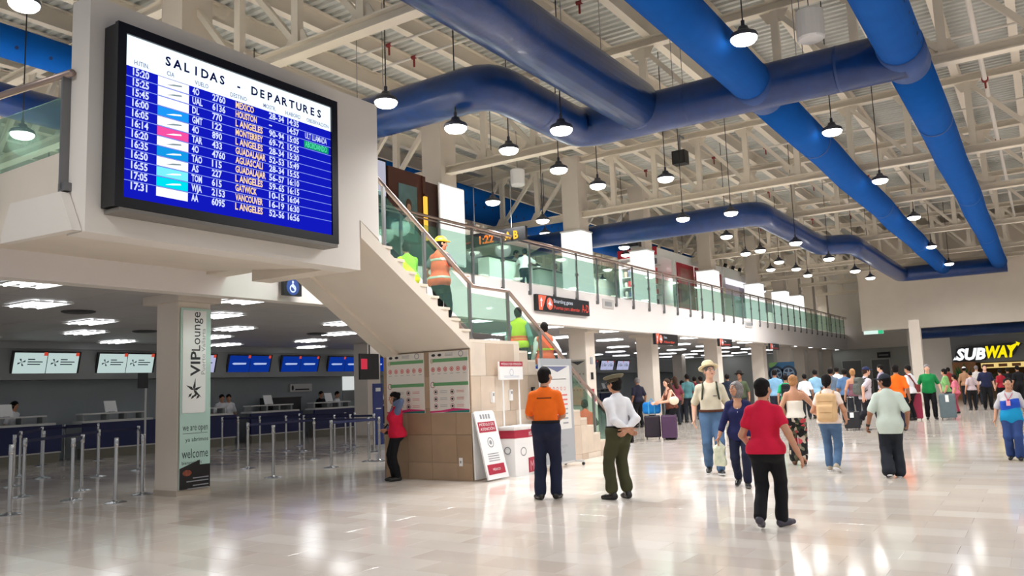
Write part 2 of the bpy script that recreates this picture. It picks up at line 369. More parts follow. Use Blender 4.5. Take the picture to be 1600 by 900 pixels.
def fabric(x,r,label,holes):
    t=T('fabric_duct',label,'duct',(x,25,ZD),0,'bright blue fabric ducts')
    b=MB(t); ys=[2.0,6.0,10.0,13.5]; b.tube([(x,y,ZD+.01*math.sin(y)) for y in ys],r,duct_fab,28); b.build('near_sleeve',t,smooth=True)
    b=MB(t); ys=[14.3+2.5*k for k in range(13)]; b.tube([(x+.015*math.sin(k*1.7),y,ZD-.03*math.sin(k*2.3)) for k,y in enumerate(ys)],r,duct_fab,28); b.build('far_sleeve',t,smooth=True)
    MB(t).tube([(x,13.4,ZD),(x,13.9,ZD),(x,14.35,ZD)],r+.015,M('duct_elbow_blue',(24,70,140),.5),28).build('collar',t,smooth=True)
    for y in (18.0,26.5,35.0): MB(t).tube([(x,y-.03,ZD),(x,y+.03,ZD)],r+.008,MT['duct_elbow_blue'],28,caps=False).build('seam_band',t,smooth=True)
    if holes:
        hb=None; ysH=[4+.42*k for k in range(96)]
        for a in (-.35,):
            for y in ysH:
                if 13.3<y<14.5: continue
                c=Vector((x+math.cos(a)*(r+.004),y,ZD+math.sin(a)*(r+.004)))
                if hb is None:
                    mb=MB(); mb.disc((0,0,0),Y,Vector((-math.sin(a),0,math.cos(a))),.028,duct_dark,8); o=mb.build('air_hole',t); hb=o.data; o.location=c-t.location
                else: put('air_hole',hb,t,loc=c-t.location)
    return t
fabric(-3.76,.34,'bright blue fabric duct, left of the two long ones running down the hall',False)
fabric(-1.42,.335,'bright blue fabric duct with rows of holes, right of the two running down the hall',True)
t=T('air_duct','dark blue zigzag duct in the distance, from gallery side to the end bulkhead','duct',(-6,34,ZD-.15))
zd=ZD-.15
MB(t).tube(arc([(-25,23.7,zd),(-6.75,23.9,zd),(-6.75,31.8,zd),(-5.7,32.2,zd),(-5.7,44.4,zd),(-1.1,44.4,zd)],.5),.37,duct_gloss,24).build('duct_run',t,smooth=True)
t=T('air_duct','bright blue fabric duct over the gallery behind the columns','duct',(-15.9,30,7.85))
MB(t).tube([(-15.9,10,7.85),(-15.9,30,7.85),(-15.9,45,7.85)],.56,duct_fab,24).build('duct_run',t,smooth=True)
hbm=None
for k in range(60):
    c=Vector((-15.9+.53,14+.5*k,7.85-.2))
    if hbm is None: o=MB().disc((0,0,0),Y,(.36,0,.93),.05,duct_dark,8).build('air_hole',t); hbm=o.data; o.location=c-t.location
    else: put('air_hole',hbm,t,loc=c-t.location)
t=T('fabric_duct','bright blue duct with port holes at the upper left corner over the gallery','duct',(-15.1,5,8.1))
MB(t).tube([(-15.1,2.5,8.1),(-15.1,12.5,8.1)],.3,duct_fab,24).build('near_sleeve',t,smooth=True)
for y in (5.6,6.2,6.8,7.4): MB(t).disc((-15.1+.26,y,7.94),Y,(.5,0,.86),.035,duct_dark,10).build('air_hole',t)
t=T('air_duct','dark blue duct below the port-hole duct at the left edge','duct',(-16.6,6.5,7.55))
MB(t).tube([(-16.6,2.5,7.55),(-16.6,12.5,7.55)],.33,duct_gloss,24).build('duct_run',t,smooth=True)
# ================================================================== LAMPS
lensE=E('lamp_lens',(255,250,240),LAMP_E); cap=M('lamp_housing',(70,72,84),.45,metal=.3)
def lamp_proto(big):
    t=T('pendant_lamp','','lamp',(0,0,0)); r=.2
    MB().lathe([(.03,.15),(.065,.145),(.08,.1),(.12,.07),(.185,.035),(r,.0),(r,-.025),(.188,-.03)],(0,0,0),cap,20).build('housing',t,smooth=True)
    MB().lathe([(.19,-.028),(.182,-.06),(.15,-.095),(.08,-.118),(.0,-.125)],(0,0,0),lensE,20).build('lens',t,smooth=True)
    MB().cyl((0,0,.14),(0,0,.24),.028,cap,8).build('cap',t)
    L=bpy.data.lights.new('lamp_light','SPOT'); L.energy=LAMP_W; L.spot_size=math.radians(165); L.spot_blend=.6; L.shadow_soft_size=.26; L.color=(1,.985,.965)
    lo=bpy.data.objects.new('lamp_light',L); C.objects.link(lo); lo.parent=t; lo.location=(0,0,-.15)
    return t
LP=lamp_proto(0); cordm=M('lamp_cord',(60,60,62),.5); cordw=M('lamp_rod_white',(222,218,212),.5); first=[True]
def lamp(x,y,z,label,grp,wh=False):
    t=LP if first[0] else dup(LP,(0,0,0)); first[0]=False
    t.location=(x,y,z); t['label']=label; t['group']=grp
    MB((x,y,z)).cyl((x,y,z+.23),(x,y,9.4),.011,cordw if wh else cordm,6).build('cord',t)
ON=['first','second','third','fourth','fifth','sixth','seventh','eighth','ninth','tenth','eleventh','twelfth','thirteenth','fourteenth']
rows=[('in the row under the left fabric duct','pendant lamps of the hall row by the fabric ducts',[(1162,57,6.45),(1300,203,6.45),(1375,280,6.45),(1428,338,6.45),(1455,384,6.45),(1483,411,6.45),(1498,428,6.3)]),
 ('in the row by the zigzag ducts','pendant lamps of the hall row by the zigzag ducts',[(877,200,5.85),(1040,277,6.3),(1142,331,6.2),(1243,378,5.75),(1295,403,5.75),(1336,422,5.7),(1360,433,5.75)]),
 ('in the row along the gallery rail','pendant lamps along the gallery rail',[(603,157,6.35),(712,197,5.95),(795,232,6.2),(873,263,6.2),(934,288,6.2),(1067,340,6.2),(1135,368,6.2),(1188,390,6.2),(1217,408,6.2),(1244,419,6.2),(1262,429,6.2)]),
 ('over the gallery floor','pendant lamps over the gallery floor',[(35,207,6.3),(38,3,6.9),(770,314,6.4),(848,343,6.4),(975,385,6.4),(1165,395,6.4),(1204,420,6.4)])]
for nm,grp,L in rows:
    for i,(px,py,z) in enumerate(L):
        p=at(px,py,z=z)
        if p.y>42.5 and p.x>-8: continue
        lamp(p.x,p.y,z,'glowing bell-shaped pendant lamp, %s from the camera %s'%(ON[i],nm),grp,wh=(i==0 and 'gallery rail' in nm))
k=0
for x in (1.6,6.5,11.0):  # rows out of view continue the lamp grid, added for lighting
    for y in (1.0,7.5,14,20.5,27,33.5,40):
        lamp(x,y,6.45,'unseen pendant lamp outside the right edge, %s from the camera in row %s'%(ON[int(y//6.5)],ON[int(x//4.4)]),'pendant lamps right of the view'); k+=1
for i,x in enumerate((-14.2,-18.6,-23)):  # regular extra rows added to brighten the gallery
    for j,y in enumerate((5.5,11.5,17.5,24,30.5,37,43.5,50,56)):
        lamp(x,y,6.9,'added pendant lamp over the gallery, %s of the %s gallery row'%(ON[j],ON[i]),'added pendant lamps in rows over the gallery')
for i,(x,y) in enumerate(((-4,1),(-8.2,0.5),(-4,5))): lamp(x,y,6.9,'unseen pendant lamp above the viewer, %s of three'%ON[i],'pendant lamps over the viewer')  # overhead lamps out of view, added for lighting
# recessed tube lights of the check-in ceiling
tubeE=E('tube_light',(250,252,255),TUBE_E)
tp=T('tube_light','recessed light with three white tubes in the dark check-in ceiling','ceiling light',(0,0,0),0,'recessed tube lights over check-in')
MB().box(-.5,.5,-.36,-.34,-.02,.0,greyL).box(-.5,.5,.34,.36,-.02,.0,greyL).box(-.5,-.48,-.34,.34,-.02,0,greyL).box(.48,.5,-.34,.34,-.02,0,greyL).build('frame',tp)
tm=None
for dy in (-.23,0,.23):
    if tm is None: o=MB().cyl((-.47,0,0),(.47,0,0),.024,tubeE,8).build('tube',tp); tm=o.data; o.location=(0,dy,-.01)
    else: put('tube',tm,tp,loc=(0,dy,-.01))
f=True
for i,x in enumerate((-12.0,-14.6,-17.2,-19.8,-22.4)):
    for j in range(16):
        y=2.2+3.7*j+(1.3 if i%2 else 0)
        if any(abs(y-c)<.6 for c in COLY) and i==0: y+=1.1
        lb_='recessed three-tube ceiling light, %s from the left in the %s check-in row from the hall'%((ON+['fifteenth','sixteenth'])[j],ON[i])
        if f: tp.location=(x,y,CZ-.02); tp['label']=lb_; f=False
        else: dup(tp,(x,y,CZ-.02),0,lb_)
for i,(x,y) in enumerate(((-15.5,8.4),(-17.6,16.5),(-14.5,15.8),(-19,12))):
    t=T('air_diffuser','dark round air diffuser in the check-in ceiling, %s from the left'%ON[i],'vent',(x,y,CZ),0,'air diffusers of check-in')
    MB(t).lathe([(.3,0),(.3,-.02),(.24,-.04),(.1,-.05),(0,-.05)],(x,y,CZ),M('diffuser',(50,50,52),.5),16).build('cone',t)
# ================================================================== STAIRCASE AND LANDING BOX
st=T('staircase','cream plaster staircase with travertine base block and steel handrails','staircase',(BX-1,12,0))
RIS=(SLAB-2.42)/11; RUN=.285; XB=-10.3
stepm=M('step_stone',(226,214,198),.35,var=.05,scale=3); trav=[M('travertine_%d'%i,c,.32,var=.1,scale=2.2) for i,c in enumerate(((218,202,184),(208,190,170),(224,210,194),(200,180,160),(214,196,178)))]
ytop=11.35-10*RUN
for k in range(10):                          # upper flight
    z=2.42+RIS*(k+1); y0=11.35-RUN*(k+1)
    xb_=BX if y0>9.0 else BX-.37
    MB(st).box(XB,xb_-.02,y0,y0+RUN,z-.17,z-.04,shell).box(XB,xb_,y0-.02,y0+RUN+.02,z-.04,z,stepm).build('step',st)
RL=2.42/14
for k in range(13):                          # lower flight
    z=2.42-RL*(k+1); y0=12.9+RUN*k
    MB(st).box(XB,BX-.02,y0,y0+RUN,0,z-.04,trav[1]).box(XB,BX,y0-.02,y0+RUN,z-.04,z,stepm).build('step',st)
MB(st).box(XB,BX,11.33,12.9,2.36,2.42,stepm).build('landing_slab',st)
# sloped soffit and edge beam of the upper flight
s=-.603
sof=lambda y: 3.86+s*(y-8.67)
n=MB(st)
n.prism([(8.68,sof(8.68)),(11.35,sof(11.35)),(11.35,2.38),(8.68,4.1)],(BX+.006,0,0),Y,Z,(-.026,0,0),shell)
n.build('stringer',st)
MB(st).prism([(8.4,sof(8.4)),(11.33,sof(11.33)),(11.33,sof(11.33)+.06),(8.4,sof(8.4)+.06)],(XB,0,0),Y,Z,(XB*-1+BX-.021,0,0),shell).build('soffit',st)
MB(st).prism([(8.9,sof(8.9)-.07),(11.33,sof(11.33)-.07),(11.33,sof(11.33)+.01),(8.9,sof(8.9)+.01)],(XB,0,0),Y,Z,(.34,0,0),shell).build('edge_beam',st)
# travertine cladding of the base block, stepped outline, piece by piece
def ztop(y):
    if y<12.9: return 2.36
    return max(0,2.42-RL*(int((y-12.9)/RUN)+1)-.04)
core=MB(st); core.box(XB+.05,BX-.04,11.36,12.9,0,2.36,trav[3]); core.build('block_core',st)
zr=[0,.12,.72,1.14,1.78,2.36]; pw=.46
for r in range(5):
    y=11.33; j=0
    while y<16.6:
        y1=min(y+pw*(1.0 if (j or r%2==0) else .6),16.62); 
        if y<12.9<y1: y1=12.9
        if y>=12.9: y1=min(y1,12.9+RUN*(int((y-12.9+.001)/RUN)+1))
        za,zb=zr[r],min(zr[r+1],ztop(y+.01))
        if zb-za>.03:
            d=.004*random.random(); MB(st).box(BX-.04,BX+d,y+.002,y1-.002,za+.002,zb-.002,random.choice(trav)).build('cladding_panel',st)
        y=y1; j+=1
xr=[XB,-9.75,-9.2,-8.65,BX]
zw=[0,.3,.78,1.26,1.8,2.25]
shadet=[M('shaded_stone_%d'%i,c,.4,var=.06,scale=3) for i,c in enumerate(((168,142,116),(160,134,108),(176,150,124)))]  # brown stone of the poster wall, its shade put into the darker tones
for r in range(5):
    for k in range(4): MB(st).box(xr[k]+.002,xr[k+1]-.002,11.33-.004*random.random()-.02,11.36,zw[r]+.002,zw[r+1]-.002,random.choice(shadet)).build('cladding_panel',st)
MB(st).box(XB-.03,XB+.05,11.33,16.5,0,.3,shadet[0]).box(XB-.03,XB+.02,11.33,12.9,0,2.36,shadet[0]).build('rear_face',st)
# rails
zr_=lambda y: 3.38 if 11.6<y<12.75 else (3.38+(11.6-y)*.612 if y<=11.6 else 3.38-(y-12.75)*.625)
for xx,nm in ((BX-.1,'handrail'),(XB+.1,'handrail')):
    y1=16.85
    MB(st).tube([(xx,8.1,zr_(8.1)),(xx,11.6,3.38),(xx,12.75,3.38),(xx,y1,zr_(y1))],.035,railm,12).build('handrail',st,smooth=True)
    for yy in (8.4,9.3,10.27,11.5,12.72,13.85,14.95,16.0,16.7):
        zb=(2.42 if 11.35<yy<12.9 else (2.42+RIS*max(1,math.ceil((11.35-yy)/RUN)) if yy<=11.35 else max(0,2.42-RL*(int((yy-12.9)/RUN)+1))))
        if yy==16.7: zb=0
        MB(st).bar((xx,yy,zb),(xx,yy,zr_(yy)-.02),.05,.05,postm,(1,0,0)).build('rail_post',st)
    ps=[8.4,9.3,10.27,11.5,12.72,13.85,14.95,16.0,16.7]
    for a,b_ in zip(ps,ps[1:]):
        bot=lambda y: zr_(y)-.86
        MB(st).prism([(a+.05,max(.05,bot(a+.05))),(b_-.05,max(.05,bot(b_-.05))),(b_-.05,zr_(b_-.05)-.16),(a+.05,zr_(a+.05)-.16)],(xx,0,0),Y,Z,(.012,0,0),glass).build('glass_panel',st)
# landing box carrying the board
b=MB(); Y0,Y1=4.55,9.08
b.prism([(-BX+.362,3.393),(-FX,3.66),(-FX,SLAB),(-BX+.362,SLAB)],(0,Y0,0),-X,Z,(0,8.3-Y0,0),shell)          # deep landing slab with sloped soffit
b.prism([(8.3,3.37),(8.67,3.37),(8.67,3.86),(8.3,4.1)],(XB,0,0),Y,Z,(XB*-1+BX-.02,0,0),shell)
b.box(FX,XB,8.3,8.7,3.6,SLAB,shell)
b.build('wall_landing_box',None,kind='structure')
b=MB(); b.prism([(Y0,3.36),(8.665,3.36),(8.665,4.12),(Y1,3.88),(Y1,6.0),(Y0,6.0)],(BX,0,0),Y,Z,(-.36,0,0),white)
b.build('wall_board',None,kind='structure')
t=T('landing_guardrail','steel rail with green glass at the left end of the landing box','railing',(-10,4.6,3.8))
MB(t).tube([(-8.56,4.5,5.15),(-13,4.42,5.42)],.04,railm,12).build('handrail',t,smooth=True)
MB(t).prism([(0,4.02),(3.6,4.14),(3.6,5.1),(0,4.95)],(-8.6,4.56,0),-X,Z,(0,.012,0),glass).build('glass_panel',t)
MB(t).bar((-8.68,4.5,3.86),(-8.68,4.5,5.12),.09,.03,postm,(1,0,0)).box(-8.73,-8.6,4.47,4.56,3.84,3.93,postm).build('rail_post',t)
MB(t).bar((-10.3,4.47,3.86),(-10.3,4.47,5.22),.09,.03,postm,(1,0,0)).box(-10.35,-10.2,4.44,4.56,3.84,3.93,postm).build('rail_post',t)
t=T('skirting_block','smooth cream sloping plaster block on the end of the landing box at far left','block',(-9,4.5,3.4))
MB(t).prism([(8.36,3.37),(8.62,3.82),(9.7,3.86),(9.9,3.5),(9.9,3.42)],(0,4.44,0),-X,Z,(0,.1,0),white).build('wedge',t)
# ================================================================== DEPARTURES BOARD
bd=T('departures_board','large black framed departures screen with white header and blue rows','screen',(BX,6.3,4.6))
fx=-8.03; ya,yb,za,zb=4.7,7.95,3.62,5.67; sya,syb,sza,szb=4.80,7.84,3.73,5.56
b=MB(bd); b.box(BX+.012,fx-.062,ya+.01,yb-.01,za+.01,zb-.01,black); b.build('housing',bd)
b=MB(bd)
for a in ((ya,yb,za,sza),(ya,yb,szb,zb),(ya,sya,sza,szb),(syb,yb,sza,szb)): b.box(fx-.06,fx,a[0],a[1],a[2],a[3],black)
b.build('frame',bd)
MB(bd).box(BX+.01,fx,ya+.05,yb-.02,za-.05,za-.005,M('ledge_grey',(120,116,110),.5)).build('ledge',bd)
blueE=E('screen_blue',(18,26,190),1.0); whE=E('screen_white',(232,246,255),1.25); lineE=E('screen_line',(150,170,255),1.0); txE=E('screen_text',(214,224,255),1.1); orE=E('screen_orange',(250,214,160),1.1); inkE=E('screen_ink',(20,24,90),.5); greyE=E('screen_grey',(110,120,160),.9)
sx=fx-.03; SW=syb-sya; SH=szb-sza
def py_(u): return sya+u*SW
def pz(v): return szb-v*SH
hd=.19
MB(bd).box(sx-.02,sx,sya,syb,sza,szb,blueE).build('screen',bd)
b=MB(bd); b.box(sx,sx+.002,sya,syb,pz(hd),szb,whE); hp=b.build('header_panel',bd)
xx=sx+.004
tw='SALIDAS - DEPARTURES'
for k,ch in enumerate(tw):
    if ch!=' ': MB(bd).text(ch,(xx,py_(.15+.8*(k+.5)/len(tw)),pz(.108)),Y,Z,.15,inkE,'c',bold=.03).build('header_letter',hp)
for u,s_ in ((.035,'H.ITIN.'),(.165,'CIA'),(.285,'VUELO'),(.45,'DESTINO'),(.615,'MOSTR.'),(.735,'H.ABORD'),(.855,'OBSERVACION')): MB(bd).text(s_,(xx,py_(u),pz(.172)),Y,Z,.075,greyE,sx=.8,bold=.01).build('column_heading',bd)
R_=[('15:20','4O','2760','MEXICO','28-','34','14:35','',(255,255,255)),('15:25','UAL','6136','HOUSTON','-','','14:57','ULT LLAMADA',(255,255,255)),('15:45','DL','770','L ANGELES','90-','94','15:05','ABORDANDO',(255,255,255)),('16:00','GMT','122','MONTERREY','69-','72','15:25','',(30,150,240)),('16:05','4O','890','L ANGELES','28-','34','15:30','',(255,255,255)),('16:14','TAR','433','GUADALAJAR','52-','53','15:49','',(240,80,160)),('16:20','4O','4760','AGUASCALI','28-','34','15:55','',(255,255,255)),('16:35','TAO','115','GUADALAJAR','56-','57','16:10','',(20,150,225)),('16:50','AS','227','L ANGELES','59-','65','16:15','',(255,255,255)),('16:55','TOM','615','GATWICK','10-','15','16:04','',(120,235,250)),('17:05','WJA','2153','VANCOUVER','16-','19','16:30','',(0,220,235)),('17:31','AA','6095','L ANGELES','52-','56','16:56','',(255,255,255))]
rh=(1-hd-.045)/12
for i,r in enumerate(R_):
    v0=hd+rh*i; b=MB(bd); col=E('cell_%d_%d_%d'%r[8],r[8],1.1)
    b.box(sx,sx+.003,py_(.13),py_(.26),pz(v0+rh*.94),pz(v0+rh*.06),col)
    zz=pz(v0+rh*.78); sz=rh*SH*.98
    for u,s_,m_ in ((.03,r[0],txE),(.275,r[1],txE),(.365,r[2],txE),(.475,r[3],orE),(.645,r[4],txE),(.695,r[5],txE),(.745,r[6],txE)):
        if s_: b.text(s_,(xx,py_(u),zz),Y,Z,sz,m_,bold=.03,width=SW*max(.012,len(s_)*.0152-(.012 if ':' in s_ else 0)))
    if r[7]:
        if i==2: b.box(sx,sx+.003,py_(.84),py_(.985),pz(v0+rh*.9),pz(v0+rh*.1),E('cell_green',(20,150,110),1)); 
        b.text(r[7],(xx+.001,py_(.845),zz),Y,Z,sz,E('screen_green',(90,240,180),1) if i==2 else txE,bold=.012,width=SW*.13)
    c=r[8]; mk=E('mark_w',(255,255,255),1.2) if sum(c)<700 else E('mark_g',(150,170,180),.8)
    if i not in (2,11): b.prism([(0,0),(.1,.012),(.2,.03),(.19,.045),(.09,.03)],(sx+.004,py_(.165),pz(v0+rh*.72)),Y,Z,(.001,0,0),mk)
    if i<11: b.box(sx,sx+.0035,sya,syb,pz(v0+rh)-.003,pz(v0+rh)+.003,lineE)
    b.build('departure_row',bd)
# ================================================================== GALLERY RAILING
rg=T('gallery_railing','long steel and green glass railing along the gallery edge','railing',(-11.4,30,SLAB))
rx=-11.4
MB(rg).tube([(rx,9.2,5.49),(rx,60,5.49)],.035,railm,10).build('handrail',rg,smooth=True)
MB(rg).bar((rx,9.2,5.41),(rx,60,5.41),.03,.03,railm).build('lower_rail',rg)
pmb=MB().box(-.02,.02,-.035,.035,-.28,1.14,postm).box(-.05,-.005,-.06,.06,-.3,-.2,postm).box(-.035,.035,-.05,.05,.45,.53,postm); pmd=None
y=9.2; gpd=None
while y<60:
    if pmd is None: o=pmb.build('rail_post',rg); pmd=o.data; o.location=(0,y-30,0)
    else: put('rail_post',pmd,rg,loc=(0,y-30,0))
    if y+1.3<60:
        if gpd is None: o=MB().box(-.006,.006,.04,1.27,.02,.95,glass).build('glass_panel',rg); gpd=o.data; o.location=(0,y-30,0)
        else: put('glass_panel',gpd,rg,loc=(0,y-30,0))
    y+=1.31
# gallery furniture
t=T('feature_wall','brown panelled wall with picture and glowing slot lamp behind the gallery rail','wall panel',(-12.1,14.3,SLAB))
MB(t).box(-12.25,-12.05,13.5,14.72,SLAB,6.68,brown).build('panel',t); MB(t).box(-12.27,-12.1,14.76,15.34,SLAB,6.58,M('brown_panel_dark',(66,34,26),.5)).build('panel',t)
MB(t).box(-12.1,-12.02,14.68,14.78,SLAB,6.66,brown).build('edge_post',t)
q=MB(t); q.box(-12.05,-12.03,13.82,14.47,5.02,6.34,M('picture_teal',(96,128,132),.5,var=.2,scale=3)); q.build('picture',t)
q=MB(t); q.ball((-12.028,14.16,5.86),(.008,.11,.16),M('picture_hair',(88,58,42),.6)).ball((-12.022,14.16,5.8),(.008,.075,.1),M('picture_skin',(206,160,130),.6)).prism([(-.19,0),(.19,0),(.21,.28),(.07,.38),(-.07,.38),(-.22,.26)],(-12.026,14.14,5.2),Y,Z,(.004,0,0),M('picture_dress',(226,222,214),.6)); q.build('picture_figure',t)
t=T('wall_lamp','amber glowing slot lamp on the brown gallery wall','lamp',(-12.0,14.73,5.9))
MB(t).box(-12.02,-11.97,14.68,14.78,5.1,6.16,E('amber_glow',(255,190,70),1.3)).build('diffuser',t); MB(t).box(-12.02,-11.96,14.67,14.79,6.16,6.22,brown).build('cap',t)
t=T('display_screen','pale lilac screen beside the brown gallery wall','screen',(-12.1,13.1,5.9))
MB(t).box(-12.25,-12.08,12.6,13.46,5.55,6.78,dark).build('frame',t); MB(t).box(-12.08,-12.07,12.64,13.43,5.95,6.74,E('lilac_screen',(206,206,226),.75)).build('screen',t); MB(t).box(-12.2,-12.15,12.95,13.05,SLAB,5.55,dark).build('stand',t)
t=T('planter_screen','dark glass shop front left of the brown gallery wall','shop front',(-12.3,11.4,SLAB))
MB(t).box(-12.4,-12.28,9.3,13.4,SLAB,5.6,M('dark_shop',(38,50,48),.3)).build('panel',t)
t=T('clock_sign','black LED sign reading 1:22 A-B above the gallery rail','sign',(-12.5,17.5,5.6))
MB(t).box(-13.1,-10.95,17.5,17.6,5.36,5.72,black).build('housing',t)
q=MB(t); q.text('1:22',(-12.42,17.495,5.42),X,Z,.3,E('led_orange',(255,120,40),1.6),bold=.03); q.text('A B',(-11.6,17.495,5.42),X,Z,.3,E('led_yellow',(255,190,60),1.6),bold=.03,sx=.9); q.text('A bordo',(-13.02,17.495,5.47),X,Z,.12,E('led_red',(230,80,40),1.2)); q.build('lettering',t)
MB(t).cyl((-12.6,17.55,5.7),(-12.6,17.55,7),.012,greyM,6).cyl((-11.4,17.55,5.7),(-11.4,17.55,7),.012,greyM,6).build('hanger',t)
t=T('gallery_desk','long white counter with black edge strip behind the gallery glass','counter',(-13.4,22,SLAB))
dz=M('desk_white',(214,224,214),.4)
MB(t).box(-13.7,-13.3,19.2,21.6,SLAB,5.38,dz).build('body',t); MB(t).box(-13.75,-13.27,19.15,21.65,5.38,5.42,black).build('top',t)
MB(t).box(-13.7,-13.3,22.0,25.3,SLAB,5.3,dz).build('body',t); MB(t).box(-13.75,-13.27,22.0,25.3,5.3,5.34,black).build('top',t)
t=T('desk_monitor','black monitor on the gallery desk','monitor',(-13.5,23.9,5.34)); MB(t).box(-13.5,-13.47,23.7,24.1,5.42,5.7,dark).build('screen',t); MB(t).box(-13.52,-13.45,23.87,23.93,5.34,5.44,dark).build('stand',t)
t=T('shop_kiosk','red and white gallery kiosk with stocked shelves and red posters','kiosk',(-13,35,SLAB))
rd=M('kiosk_red',(170,28,44),.45)
b=MB(t); b.box(-14.8,-13,31.0,39.0,6.75,7.1,whiteP); b.build('canopy',t); MB(t).box(-14.8,-13.02,30.97,31.0,6.8,7.15,rd).build('sign_band',t)
for yy in (32.9,39): MB(t).box(-13.1,-13,yy-.2,yy,SLAB,6.75,whiteP).build('corner_post',t)
for k in range(5):
    zz=SLAB+.4+k*.42; MB(t).box(-14.7,-13.1,31.1,31.5,zz,zz+.03,greyL).build('shelf',t)
    for j in range(9): 
        c=random.choice([(200,60,70),(220,210,200),(120,60,70),(190,150,140),(90,90,110)]); 
        MB(t).box(-14.6+j*.165,-14.48+j*.165,31.12,31.3,zz+.03,zz+.2+.12*random.random(),M('goods_%d_%d_%d'%c,c,.4)).build('goods_box',t)
for k,(y0,y1) in enumerate(((33.1,35.0),(35.3,36.9),(37.1,38.8))):
    MB(t).box(-13.04,-12.98,y0,y1,4.7,6.7,rd).build('poster',t); MB(t).box(-12.98,-12.97,y0+.25,y1-.25,4.9,6.5,M('poster_tone_%d'%k,((150,80,70),(120,110,110),(150,90,80))[k],.5,var=.35,scale=2)).build('poster_picture',t)
MB(t).box(-14.8,-14.75,31,39,SLAB,6.75,whiteP).build('back_panel',t)
t=T('shop_kiosk','white glowing gallery kiosk right of the red kiosk','kiosk',(-13,41.5,SLAB))
MB(t).box(-14.5,-13,39.3,44,6.6,7.15,whiteP).build('canopy',t); MB(t).box(-12.99,-12.97,39.4,43.9,6.3,6.6,E('kiosk_glow',(250,248,255),1.1)).build('light_band',t); MB(t).box(-14.5,-13.05,39.3,44,SLAB,5.6,whiteP).build('counter',t); MB(t).box(-13.05,-13,39.5,41.5,5.6,6.3,M('kiosk_lilac',(190,180,200),.5)).build('panel',t); MB(t).box(-13.05,-13,41.7,43.8,5.6,6.3,M('kiosk_lilac',(190,180,200),.5)).build('panel',t)
for k,y in enumerate((40,41.2,42.3)): 
    t=T('spot_light','small black spotlight on top of the white kiosk, %s from the left'%ON[k],'lamp',(-13.2,y,7.15)); MB(t).cyl((-13.2,y,7.15),(-13.1,y,7.4),.09,dark,8).build('head',t)
t=T('canopy','cream curved canopy roof over the gallery desk behind the white lightbox','canopy',(-16,22,6))
MB(t).prism([(-20,6.0),(-14.2,6.05),(-13.8,6.2),(-14.4,6.45),(-20,6.55)],(0,17.8,0),X,Z,(0,5.2,0),white).build('roof',t)
# black loudspeakers on the steel
def spk(x,y,z,label,br):
    t=T('loudspeaker',label,'speaker',(x,y,z)); MB(t).box(x-.2,x+.2,y-.17,y+.17,z-.2,z+.2,dark).build('cabinet',t); MB(t).box(x-.17,x+.17,y-.18,y-.17,z-.17,z+.17,M('grille',(36,36,40),.7)).build('grille',t); MB(t).bar((x,y,z+.2),(x,y,br[2]),.05,.05,greyM,(1,0,0)).bar((x,y,br[2]),br,.05,.05,greyM).build('bracket',t)
spk(-8.5,22.45,8.15,'black loudspeaker fixed to the third roof truss',(-8.5,22.8,8.84)); spk(-12.3,27.25,6.75,'black loudspeaker above the glowing box right of the gallery desk',(-12.3,27.62,7.0))
p=at(1265,35,z=7.3); 
for x,y,z,l in ((p.x,p.y,7.25,'white drum loudspeaker hanging between the two blue fabric ducts'),(-12.9,20.3,7.9,'white drum loudspeaker hanging above the LED clock sign')):
    t=T('drum_speaker',l,'speaker',(x,y,z)); MB(t).lathe([(.2,-.25),(.22,-.22),(.22,.22),(.18,.26),(.02,.28)],(x,y,z),whiteP,18).build('drum',t,smooth=False); MB(t).cyl((x,y,z+.27),(x,y,9.4),.008,cordm,5).build('cord',t)
# sprinkler pipes
redp=M('red_coupling',(140,40,40),.5)
def pipe(p,q,label,fit,r=.05):
    t=T('sprinkler_pipe',label,'pipe',tuple((Vector(p)+Vector(q))/2),0,'white sprinkler pipes'); MB(t).cyl(p,q,r,white,10).build('pipe_run',t,smooth=False)
    p,q=Vector(p),Vector(q)
    for f in fit:
        c=p+(q-p)*f; d=(q-p).normalized(); MB(t).cyl(c-d*.06,c+d*.06,r*1.5,redp,10).cyl(c,c-Z*.22,.022,redp,6).build('red_coupling',t)
pipe((-.55,3,8.3),(-.55,44,8.3),'white sprinkler pipe with red couplings just right of the holed fabric duct',[.2,.255,.275,.45,.6])
for k,y in enumerate((12.2,13.0,19.5,25.2,31.5,38.5)): pipe((-12,y,8.75),(12,y,8.75),'thin white sprinkler pipe crossing the hall, %s from the camera'%ON[k],[.05,.15,.22,.3,.4,.52],.028)
